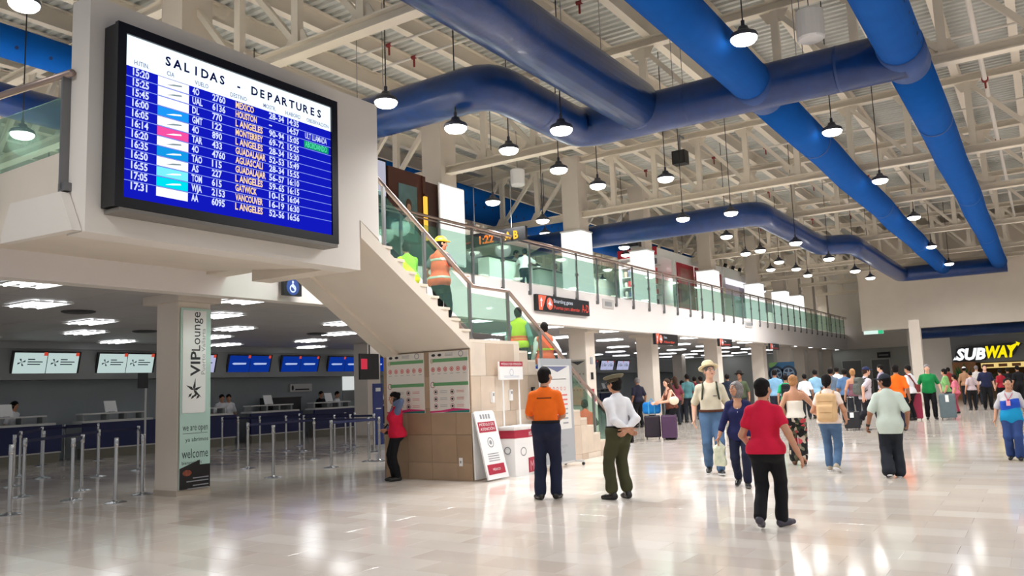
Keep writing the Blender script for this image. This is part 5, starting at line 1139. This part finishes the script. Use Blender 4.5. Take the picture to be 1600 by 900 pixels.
# --- woman in red vest
blueg=cloth('blue_grey',(100,116,150))
pr=PP(621,751,612,'woman in a red vest with a phone at her ear by the wall posters',vh(621)+102,dict(near=1,fem=1,skin='tan',hair=('black','bun'),head=(6,-6,0),face=1,top=dict(m=blueg,sleeve=1.85,hem=-.04),vest=dict(m=redC,hem=-.1),legs=dict(m=blk,rs=1.02),lf=(-.08,.0,.085),rf=(.08,.04,.085),lh=(-.13,.07,1.5),rh=(.2,.16,1.0),elbow=((-.6,-.75,-.9),(.4,-1,0)),hdir=((.25,.0,.9),None),thumb=((.3,.9,0),None),curl=(.5,.6)))
f=F(); f.rbox(pr['arms'][0][2]+A_(.0,-.02,.07),(.008,.035,.07),.006,rotx(.2)); worn(pr,'dark phone held at the ear of the woman in red vest','phone',f,dark,'phone',.006,0)
f=F(); f.rbox(A_(.25,.12,.98),(.05,.09,.08),.03).cone(A_(.25,.05,1.04),A_(.22,.14,1.1),.008,.008).cone(A_(.25,.19,1.04),A_(.22,.14,1.1),.008,.008); worn(pr,'small black bag at the waist of the woman in red vest','handbag',f,dark,'handbag')
# --- woman with luggage
pr=PP(1052,686,591,'woman in a brown top leaning on suitcases beside the fourth column',vh(1052)+118,dict(near=1,fem=1,skin='light',hair=('brown','long'),face=1,head=(18,4,0),lean=10,top=dict(m=cloth('brown_top',(120,70,56)),sleeve=0,hem=-.08,neck=.06,scoop=.5),legs=dict(m=blk),lh=(-.1,.42,1.06),rh=(.16,.44,1.05),elbow=((-.5,-.6,-1),(.5,-.6,-1)),hdir=((.2,.8,-.3),(-.2,.8,-.3))))
f=F(); f.ell(pr['L'](-.24,.0,.16),(.07,.16,.12)).cone(pr['L'](-.24,-.1,.22),pr['L'](-.19,-.02,.47),.012,.012,.01).cone(pr['L'](-.24,.1,.22),pr['L'](-.19,.02,.47),.012,.012,.01); worn(pr,'cream slouchy handbag on the shoulder of the woman with suitcases','handbag',f,cloth('cream_bag',(226,212,190)),'handbag')
hz=math.radians(vh(1045))
p=at(1021,686,z=0); case(p.x,p.y,.64,.44,.3,(34,22,38),hz,'black suitcase under the blue duffel bag',handle=.2)
p1=at(1047,687,z=0); case(p1.x,p1.y,.66,.42,.28,(72,44,78),hz,'purple suitcase with raised handle beside the black one',handle=.36)
t=T('duffel_bag','bright blue duffel bag on top of the black suitcase','bag',(p.x,p.y,.69),hz); f=F(); f.rbox((0,0,.16),(.25,.14,.16),.08); put('body',npmesh('duffel',[f.geo(.012,.003)],cloth('duffel_blue',(30,120,196))),t)
f=F(); 
for x in (-.08,.08): f.rbox((x,0,.16),(.018,.145,.165),.01)
f.cone((-.08,-.12,.3),(0,-.1,.42),.012,.012,.01).cone((.08,-.12,.3),(0,-.1,.42),.012,.012,.01); put('strap',npmesh('strap',[f.geo(.01)],cloth('duffel_strap',(80,170,220))),t)
# --- couple
pr=PP(1118,741,562,'man in a straw hat and beige shirt walking with a backpack',vh(1112)+182,walk(.12,'l',near=2,skin='light',face=1,glasses=1,hair=('grey','short'),head=(22,10,0),lean=1,top=dict(m=beigeC,sleeve=.8,hem=.06,wr=.006),collar=beigeC,legs=dict(m=jean,rs=1.06,len=1.95),belt=cloth('brown_belt',(86,50,36)),shoes=shoeB,sole=soleW,hat=('straw',M('straw',(222,204,164),.7,var=.1,scale=60),M('straw_band',(206,176,120),.7)),belly=1.14,w=1.03,rh=(.27,.0,.86),lh=(-.27,.02,.86)),extra=.045)
backpack(pr,'dark grey-green backpack worn by the man in the straw hat',cloth('pack_dark',(56,60,52)),cloth('pack_strap',(70,74,62)))
f=F(); f.rbox(pr['L'](-.07,.128,.3),(.035,.008,.006),.004); worn(pr,'black pen in the pocket of the man in the straw hat','pen',f,dark,'pen',.006,0)
navyB=cloth('navy_blouse',(32,36,80))
pr=PP(1162,760,594,'grey-haired woman in a navy blouse looking up at the man in the straw hat',vh(1160)+176,walk(.15,'l',near=2,fem=1,skin='tan',face=1,glasses=1,hair=('grey','bob'),head=(-38,14,0),w=1.08,belly=1.12,top=dict(m=navyB,sleeve=1.5,hem=-.16,neck=.03,scoop=.6,loose=1),legs=dict(m=cloth('navy_slacks',(34,38,62)),rs=1.0),shoes=shoeB,sole=soleG,rh=(.33,.1,.83),lh=(-.28,.02,.85)))
b=MB();
f=F()
for k in range(4): f.ell(pr['L'](.0,.150-.004*k+.01*(k==0),.37-.06*k),(.009,.012,.009))
put('buttons',npmesh('buttons',[f.geo(.004)],whiteP,pr['S']),pr['t'])
w=pr['arms'][1][2]; f=F(); f.rbox(w+A_(.01,.0,-.33),(.1,.05,.17),.05).ell(w+A_(.01,0,-.2),(.06,.035,.08)); f.cone(w+A_(0,0,-.07),w+A_(-.05,0,-.19),.008,.012,.02).cone(w+A_(0,0,-.07),w+A_(.06,0,-.19),.008,.012,.02); worn(pr,'crumpled pale plastic carrier bag held by the grey-haired woman','carrier bag',f,M('bag_plastic',(222,226,200),.35,var=.12,scale=16,bump=.5,bscale=22),'carrier_bag',.01,.012)
# --- woman in red
pr=PP(1206,826,587,'woman in a red top and black trousers walking away in the foreground',vh(1206)-12,walk(.17,'r',near=2,fem=1,skin='tan',hair=('black','nape'),head=(-22,3,0),w=1.16,belly=1.14,top=dict(m=redC,sleeve=.5,hem=-.07,g=.016),legs=dict(m=blk,rs=1.04,flare=.016,len=1.95),shoes=M('shoe_slate',(64,60,72),.5),lh=(-.24,.2,.93),rh=(.38,-.1,.86),fyaw=(4,-34)))
# --- floral trousers
flo=cloth('floral',(60,56,44)); nt=flo.node_tree; bs=nt.nodes['Principled BSDF']
vz=nt.nodes.new('ShaderNodeTexVoronoi'); vz.inputs['Scale'].default_value=16; g_=nt.nodes.new('ShaderNodeTexCoord'); nt.links.new(g_.outputs['Object'],vz.inputs['Vector'])
rp=nt.nodes.new('ShaderNodeValToRGB'); rp.color_ramp.interpolation='CONSTANT'; rp.color_ramp.elements[0].color=(.012,.012,.014,1); rp.color_ramp.elements[1].position=.45; rp.color_ramp.elements[1].color=(.16,.15,.10,1)
for ps_,cc in ((.62,(.03,.05,.03,1)),(.74,(.5,.42,.34,1)),(.86,(.5,.06,.08,1))): e_=rp.color_ramp.elements.new(ps_); e_.color=cc
sp_=nt.nodes.new('ShaderNodeSeparateColor'); nt.links.new(vz.outputs['Color'],sp_.inputs[0]); nt.links.new(sp_.outputs[0],rp.inputs[0]); nt.links.new(rp.outputs[0],bs.inputs['Base Color'])
pr=PP(1249,727,584,'blonde woman in a strapless white top and floral trousers seen from behind',vh(1249)-4,walk(.08,'l',near=1,fem=1,skin='tan',hair=('blond','bun'),head=(-12,0,0),w=1.02,top=dict(m=cloth('white_top',(232,226,214),.04),sleeve=0,hem=-.03,strapless=.30),legs=dict(m=flo,rs=1.14,flare=.03,len=1.9),shoes=sandal,lh=(-.27,.04,.88),rh=(.2,.3,1.32),elbow=((-.4,-1,0),(.7,-.4,-1))))
f=F(); f.ell(pr['L'](-.23,-.0,.06),(.06,.15,.14)).cone(pr['L'](-.22,-.09,.14),pr['L'](-.15,-.02,.475),.014,.012,.01).cone(pr['L'](-.22,.09,.14),pr['L'](-.15,.03,.475),.014,.012,.01); worn(pr,'tan shoulder bag of the blonde woman in floral trousers','handbag',f,cloth('tan_bag',(176,136,106),.15),'handbag')
# --- tan backpack woman
pr=PP(1303,738,582,'dark-haired woman in jeans with a tan backpack walking away',vh(1303)-8,walk(.17,'l',near=1,fem=1,skin='tan',hair=('black','tail'),w=1.06,top=dict(m=cloth('cream_tee',(240,222,212),.04),sleeve=.45,hem=-.07),legs=dict(m=jean,rs=1.0),shoes=cloth('shoe_beige',(176,166,148)),sole=soleW,rh=(.26,.12,.92),lh=(-.22,.22,1.0)))
backpack(pr,'tan backpack with front pockets on the woman in jeans',cloth('pack_tan',(216,180,136)),cloth('pack_tan_strap',(196,160,118)),1.12,-.05)
# --- grey polo
pr=PP(1398,746,581,'man in a pale grey-green polo and dark cap, phone in his left hand',vh(1398)+4,walk(.08,'r',near=2,skin='brown',face=1,hair=('black','nape'),head=(52,0,0),w=1.1,belly=1.12,top=dict(m=cloth('pale_polo',(196,208,198),.04),sleeve=.8,hem=-.2,loose=1,g=.022),collar=cloth('pale_polo',(196,208,198)),legs=dict(m=dkjean,rs=1.22,flare=.045,len=1.97,wr=.006),shoes=soleW,sole=soleW,hat=('cap',cloth('cap_dark',(40,44,54))),lh=(-.34,.06,.86),rh=(.28,.1,.9),curl=(.8,.35)),extra=.015)
f=F(); w=pr['arms'][0][2]; f.rbox(w+A_(.03,.06,-.07),(.035,.07,.007),.006); worn(pr,'black phone in the hand of the man in pale polo','phone',f,dark,'phone',.007,0)
f=F(); w=pr['arms'][0]; d_=nz(w[2]-w[1]); f.cone(w[2]-d_*.04,w[2]-d_*.01,.034,.034); worn(pr,'black wrist watch of the man in pale polo','watch',f,dark,'watch',.007,0)
# --- striding man with backpack
pr=PP(1358,670,570,'man in a white shirt and cap striding to the right with a black backpack',vh(1358)-62,walk(.36,'r',near=1,skin='light',hair=('brown','short'),top=dict(m=cloth('lilac_shirt',(206,198,208),.04),sleeve=.8,hem=-.1),legs=dict(m=cloth('charcoal',(46,46,52))),shoes=shoeB,hat=('cap',cloth('cap_navy',(40,52,92))),lean=5),extra=.01)
backpack(pr,'black and grey backpack on the striding man in the cap',cloth('pack_grey',(92,96,92)),cloth('pack_black',(36,38,42)),1.1)
# --- staff vest woman
vm=cloth('staff_vest',(150,150,160)); nt=vm.node_tree; bs=nt.nodes['Principled BSDF']; tc=nt.nodes.new('ShaderNodeTexCoord'); sx_=nt.nodes.new('ShaderNodeSeparateXYZ'); nt.links.new(tc.outputs['Object'],sx_.inputs[0])
wv=nt.nodes.new('ShaderNodeMath'); wv.operation='SINE'; mx=nt.nodes.new('ShaderNodeMath'); mx.operation='MULTIPLY'; mx.inputs[1].default_value=14; nt.links.new(sx_.outputs['X'],mx.inputs[0]); nt.links.new(mx.outputs[0],wv.inputs[0])
ma=nt.nodes.new('ShaderNodeMath'); ma.operation='MULTIPLY_ADD'; ma.inputs[1].default_value=.02; nt.links.new(wv.outputs[0],ma.inputs[0]); nt.links.new(sx_.outputs['Z'],ma.inputs[2])
rp=nt.nodes.new('ShaderNodeValToRGB'); rp.color_ramp.interpolation='CONSTANT'; rp.color_ramp.elements[0].color=(.01,.28,.55,1); rp.color_ramp.elements[1].position=.99; rp.color_ramp.elements[1].color=(.6,.6,.62,1); e_=rp.color_ramp.elements.new(.88); e_.color=(.02,.08,.5,1)
rp.color_ramp.elements[2].position=1.0
VEST_RAMP=rp; nt.links.new(ma.outputs[0],rp.inputs[0]); nt.links.new(rp.outputs[0],bs.inputs['Base Color'])
pr=PP(1588,719,589,'woman in a blue and grey staff vest with a pink badge at the right edge',vh(1588)+178,walk(.07,'l',near=2,fem=1,skin='tan',face=1,hair=('black','bun'),head=(6,16,0),w=1.14,belly=1.1,top=dict(m=cloth('grey_sleeve',(196,194,200),.04),sleeve=.85,hem=-.1),vest=dict(m=vm,hem=-.2,scoop=.9),collar=cloth('blue_collar',(40,60,170)),legs=dict(m=cloth('blue_trousers',(48,70,122)),rs=1.16,flare=.03),shoes=shoeB,rh=(.3,.06,.86),lh=(-.29,.0,.87)))
zb_=(pr['L'](0,0,.0)[2])*pr['S']
for e_,z in zip(rp.color_ramp.elements,(0,.12,.3)): pass
rp.color_ramp.elements[1].position=min(.985,zb_+.13*pr['S']); rp.color_ramp.elements[2].position=min(.999,zb_+.99); 
mr=nt.nodes.new('ShaderNodeMapRange'); mr.inputs[1].default_value=zb_-.25; mr.inputs[2].default_value=zb_+.55; nt.links.new(ma.outputs[0],mr.inputs[0]); nt.links.new(mr.outputs[0],rp.inputs[0])
rp.color_ramp.elements[1].position=.46; rp.color_ramp.elements[2].position=.66
f=F(); f.rbox(pr['L'](.02,.185,.28),(.04,.006,.055),.005); s_=F(); s_.cone(pr['L'](.02,.18,.33),pr['L'](-.07,.09,.48),.006,.006).cone(pr['L'](.02,.18,.33),pr['L'](.07,.09,.48),.006,.006); worn(pr,'pink identity badge on a lanyard of the woman in staff vest','badge',f,M('badge_pink',(240,170,190),.5),'badge',.006,0,more=(('lanyard',s_,redC),))
# --- people on the stairs
def stairz(y):
    if y<11.35: return 2.42+RIS*math.ceil((11.35-y)/RUN)
    if y<12.9: return 2.42
    return max(0,2.42-RL*(int((y-12.9)/RUN)+1))
def climber(px,pt,xs,y,label,P,up=True,extra=0,hmax=None):
    z=stairz(y); p=(xs,y); h=height(p,pt)-z-extra
    if hmax: h=min(h,hmax)
    return person(label,(xs,y,z),P.pop('hd'),h,P)
lime=cloth('lime',(150,214,60),.05); hiv=cloth('hi_vis_orange',(232,100,70),.05); silver=M('reflective_silver',(190,190,180),.4); hivg=cloth('hi_vis_lime',(196,220,50),.05)
pr=climber(643,374,-9.35,11.0,'worker in a lime green shirt bending on the upper stair flight',dict(hd=60,near=1,skin='brown',hair=('black','short'),lean=22,head=(0,10,0),top=dict(m=lime,sleeve=.7,hem=-.06),legs=dict(m=hivg),lh=(-.2,.4,.75),rh=(.2,.4,.75)),hmax=1.72)
pr=climber(693,366,-8.85,11.22,'worker with yellow helmet and orange vest on the upper stair flight',dict(hd=4,near=1,skin='tan',hair=('black','nape'),head=(-38,0,0),lean=4,top=dict(m=cloth('grey_tee',(90,92,96)),sleeve=.6,hem=-.06),vest=dict(m=hiv,hem=-.12,strip=silver,sz=(.02,.36)),legs=dict(m=blk),hat=('helmet',M('helmet_yellow',(240,200,40),.35)),lh=(-.24,.1,.95),rh=(.36,.26,1.0),w=1.05,lf=(-.09,.0,.085),rf=(.1,.02,.085)),extra=.05)
pr=climber(812,480,-9.15,14.2,'worker in a lime vest and grey sleeves on the lower stair flight',dict(hd=168,near=1,skin='brown',hair=('black','nape'),head=(0,0,0),top=dict(m=cloth('teal_sleeve',(110,150,140)),sleeve=1.85,hem=-.04),vest=dict(m=hivg,hem=-.1,strip=hiv,sz=(.08,.14)),legs=dict(m=cloth('grey_trousers',(64,70,74)))),hmax=1.74)
pr['t'].rotation_euler.z=math.radians(vh(812))
pr=climber(862,503,-8.8,14.66,'man in an orange vest over white shirt on the lower stair flight',dict(hd=vh(862),near=1,skin='brown',hair=('black','nape'),top=dict(m=whiteS,sleeve=1.85,hem=-.02),vest=dict(m=hiv,hem=-.12,strip=hivg,sz=(.2,)),legs=dict(m=navyT),rh=(.33,.16,.92)),hmax=1.78)
p=(-9.05,16.75); pr=person('worker in orange vest and olive trousers sitting on the lowest stair steps',(p[0],p[1],.0),30,1.68,dict(near=1,skin='brown',hair=('black','short'),pel=(0,-.1,-.45),lean=24,lf=(-.14,.28,.085),rf=(.14,.3,.085),lh=(-.1,.38,.62),rh=(.1,.4,.6),elbow=((-1,-.3,0),(1,-.3,0)),top=dict(m=olive,sleeve=1.7,hem=-.04),vest=dict(m=hiv,hem=-.06),legs=dict(m=olive)))
# --- gallery staff
pr=person('man in a white shirt seated behind the gallery desk at left',(-14.05,21.7,SLAB),-80,1.66,dict(skin='tan',hair=('black','short'),head=(0,-14,0),top=dict(m=whiteS,sleeve=.8,hem=-.1),legs=dict(m=blk),lean=8))
pr=person('man in a white shirt leaning on the gallery desk in front',(-12.95,20.6,SLAB),30,1.62,dict(near=1,skin='tan',hair=('black','short'),head=(20,0,0),lean=34,pel=(0,-.15,-.1),top=dict(m=whiteS,sleeve=.8,hem=-.06),legs=dict(m=blk),lh=(-.15,.5,1.12),rh=(.2,.5,1.12)))
pr=person('dark-haired clerk partly hidden behind the gallery desk monitor',(-14.05,24.3,SLAB),-90,1.5,dict(skin='tan',hair=('black','short'),top=dict(m=blk,sleeve=1.8,hem=-.1),legs=dict(m=blk)))
# --- check-in clerks
for px,top,l,m_,hr_,hd_ in ((22,622,'clerk with long black hair behind the leftmost visible check-in counter',whiteS,('black','long'),-60),(346,610,'clerk in white shirt just right of the banner column',whiteS,('black','short'),-100),(374,612,'clerk in white bending behind a white desk display',whiteS,('black','bun'),-120),(501,605,'clerk in black behind the middle check-in counter',blk,('black','short'),-90),(526,611,'clerk in white shirt near the lit hatch window',whiteS,('black','short'),-70),(571,606,'clerk standing right behind the slim inner column',blk,('black','short'),-90)):
    q=at(px,620,x=-23.85); h=min(1.72,max(1.5,height((q.x,q.y),top))); person(l,(-23.85,q.y-(.45 if px==374 else 0),0),hd_,h,dict(fem=int(hr_[1]!='short'),skin='tan',hair=hr_,head=(0,-12,0),top=dict(m=m_,sleeve=.8,hem=-.08),legs=dict(m=blk)))
# --- people in the middle and far distance
def far(px,pf,pt,label,dh,**k):
    hm=k.pop('hm',None); P=dict(near=0); P.update(k); p=at(px,pf,z=0); h=height(p,pt); h=max(1.42,min(1.9,h))
    return person(label,(p.x,p.y,0),vh(px)+dh,h,P)
CL=lambda n,c: cloth(n,c)
pr=far(1408,673,569,'man in an orange shirt and navy trousers in the mid distance, back turned',0,skin='brown',hair=('black','nape'),top=dict(m=orangeC,sleeve=.8,hem=-.08),legs=dict(m=navyT),near=1)
pr=far(1427,657,570,'man in white shirt with a red strap bag beside the burgundy suitcase',60,skin='tan',hair=('black','short'),top=dict(m=whiteS,sleeve=.8,hem=-.1),legs=dict(m=blk)); f=F(); f.cone(pr['L'](-.14,-.12,.45),pr['L'](.16,-.14,.1),.025,.025).cone(pr['L'](-.14,.0,.5),pr['L'](-.14,-.12,.45),.025,.025).rbox(pr['L'](.16,-.16,.05),(.1,.05,.12),.03); worn(pr,'black and red sling bag of the man in white shirt','bag',f,CL('sling_red',(120,50,50)),'sling_bag',.02)
p=at(1428,655,z=0); case(p.x+.1,p.y-.5,.86,.5,.3,(150,30,66),math.radians(vh(1428)),'tall burgundy suitcase left of the man in green')
pr=far(1456,655,569,'heavy man in a green polo and black trousers facing the camera',185,near=1,face=1,skin='light',hair=('grey','short'),w=1.12,belly=1.2,top=dict(m=CL('green_polo',(24,132,70)),sleeve=.85,hem=-.12,loose=1),legs=dict(m=blk),collar=CL('green_polo',(24,132,70)),rh=(.3,.05,.9),lh=(-.34,.0,.9),lf=(-.12,.08,.085),rf=(.1,-.05,.085))
p=at(1483,655,z=0); case(p.x,p.y,.82,.48,.3,(96,112,118),math.radians(vh(1483)),'tall grey suitcase with white tag right of the man in green',tag=True)
far(1483,650,576,'woman in a pale green top with a pink bag behind the grey suitcase',80,fem=1,skin='tan',hair=('black','bun'),top=dict(m=CL('pale_green',(126,176,110)),sleeve=.7,hem=-.06),legs=dict(m=CL('denim_dark',(58,66,84))))
pr=far(1497,646,588,'child in a pink top beside the woman in pale green',70,fem=1,skin='tan',hair=('black','tail'),top=dict(m=CL('pink_top',(220,120,140)),sleeve=.6,hem=-.06),legs=dict(m=CL('pink_leggings',(160,70,90))))
far(1522,641,580,'woman in a pale blouse and black trousers near the sandwich shop',20,fem=1,skin='tan',hair=('black','short'),top=dict(m=CL('mauve_blouse',(186,170,174)),sleeve=.7,hem=-.06),legs=dict(m=blk))
far(1545,640,569,'man in a navy shirt standing left of the woman in the staff vest',190,skin='light',hair=('brown','short'),top=dict(m=CL('navy_shirt',(34,40,70)),sleeve=.8,hem=-.08),legs=dict(m=blk))
far(1568,634,577,'person in a red top behind the staff vest woman, by the shop counter',30,fem=1,skin='tan',hair=('black','short'),top=dict(m=CL('crimson',(170,40,56)),sleeve=.8,hem=-.08),legs=dict(m=blk))
far(1580,632,574,'tall person in dark clothes at the sandwich shop counter',10,skin='brown',hair=('black','short'),top=dict(m=blk,sleeve=.8,hem=-.08),legs=dict(m=dkjean))
far(1596,634,571,'person in black at the right edge near the sandwich shop',20,skin='tan',hair=('black','short'),top=dict(m=CL('black_tee',(26,26,30)),sleeve=.8,hem=-.08),legs=dict(m=blk))
far(1512,632,573,'person with a white cap in the sandwich shop queue',0,skin='tan',hair=('black','short'),top=dict(m=CL('sand_shirt',(170,130,100)),sleeve=.8,hem=-.08),legs=dict(m=dkjean),hat=('cap',whiteS))
far(1487,632,574,'person in a dark red shirt deep in the sandwich shop queue',15,skin='brown',hair=('black','short'),top=dict(m=CL('dark_red',(130,44,44)),sleeve=.8,hem=-.08),legs=dict(m=dkjean))
far(1531,632,571,'white-haired person in the sandwich shop queue',-10,skin='light',hair=('grey','short'),top=dict(m=CL('off_white',(206,200,196)),sleeve=.8,hem=-.08),legs=dict(m=dkjean))
far(1216,662,577,'man in a light blue shirt standing before the wheel poster',-5,skin='brown',hair=('black','short'),top=dict(m=CL('light_blue',(126,170,204)),sleeve=.8,hem=-.06),legs=dict(m=CL('slate',(40,44,60))))
pr=far(1233,668,585,'person in a bright green shirt with black backpack left of the blonde woman',0,skin='tan',hair=('black','short'),top=dict(m=CL('bright_green',(40,170,110)),sleeve=.7,hem=-.06),legs=dict(m=blk)); backpack(pr,'black backpack on the person in bright green',CL('pack_black2',(30,32,36)),CL('pack_black2',(30,32,36)),1.0,res=.02)
far(1262,655,584,'person in a white tee between the blonde woman and the tan backpack',10,skin='brown',hair=('black','short'),top=dict(m=CL('white_tee',(226,228,232)),sleeve=.7,hem=-.06),legs=dict(m=dkjean))
far(1279,654,577,'man in a sky blue shirt right of the person in white tee',5,skin='brown',hair=('black','short'),top=dict(m=CL('sky_shirt',(140,184,214)),sleeve=.8,hem=-.06),legs=dict(m=dkjean))
far(1304,658,575,'person in a grey patterned jersey behind the tan backpack woman',-5,skin='brown',hair=('black','short'),top=dict(m=CL('grey_jersey',(104,120,138)),sleeve=.8,hem=-.06),legs=dict(m=dkjean))
far(1313,648,573,'person in a white shirt in the crowd behind the grey jersey',0,skin='tan',hair=('black','short'),top=dict(m=CL('bright_white',(236,236,240)),sleeve=.8,hem=-.06),legs=dict(m=dkjean))
far(1326,660,576,'person in a denim blue shirt left of the bare-shouldered woman',0,skin='brown',hair=('black','short'),top=dict(m=CL('denim_shirt',(84,116,156)),sleeve=.8,hem=-.06),legs=dict(m=blk))
pr=far(1339,664,576,'blonde bare-shouldered woman pulling a black trolley case',5,fem=1,skin='tan',hair=('blond','bun'),top=dict(m=CL('plum_top',(120,80,92)),sleeve=0,hem=-.06,strapless=.33),legs=dict(m=dkjean))
p=at(1333,672,z=0); case(p.x,p.y,.52,.42,.28,(28,28,34),math.radians(vh(1333)),'black trolley case with white tag behind the bare-shouldered woman',tag=True,handle=.4)
far(1383,648,567,'person with black hair and mauve top seen above the grey polo man',75,fem=1,skin='light',hair=('black','short'),top=dict(m=CL('mauve',(150,140,160)),sleeve=.8,hem=-.06),legs=dict(m=blk))
for px,pf,pt,l,c,hr_,dh in ((1059,664,588,'person in a plaid red top behind the woman with suitcases',(120,56,70),('brown','long'),30),(1069,660,594,'short person in a purple striped top in the queue under the gallery',(104,70,110),('black','short'),-20),(1078,660,584,'person in a teal shirt in the queue under the gallery',(84,130,136),('black','short'),10),(1089,655,588,'person in dark red right of the teal shirt under the gallery',(130,34,50),('black','short'),-10),(1099,655,588,'person in black just left of the straw hat man',(30,30,34),('black','short'),40),(1141,658,584,'person in dark blue between the couple, under the gallery',(36,44,60),('black','short'),0),(1050,658,590,'person in grey farther back behind the woman with suitcases',(110,104,110),('black','bun'),-40)):
    far(px,pf,pt,l,dh,skin='brown',hair=hr_,top=dict(m=CL('c_%d'%px,c),sleeve=.8,hem=-.08),legs=dict(m=dkjean))
far(1161,665,581,'man in a dark wide hat and green shirt behind the grey-haired woman',170,skin='brown',hair=('black','short'),top=dict(m=CL('moss',(74,84,62)),sleeve=.8,hem=-.06),legs=dict(m=dkjean),hat=('straw',CL('dark_hat',(38,34,34)),CL('dark_hat_band',(60,40,36))))
far(1000,668,590,'person in dark clothes behind the officer near the fourth column',30,skin='brown',hair=('grey','short'),top=dict(m=CL('dark_navy',(36,36,52)),sleeve=.8,hem=-.06),legs=dict(m=blk))
far(962,672,600,'person in black queuing behind the stairs, left of the officer',60,skin='brown',hair=('black','short'),top=dict(m=CL('ink',(30,32,44)),sleeve=1.8,hem=-.06),legs=dict(m=blk))
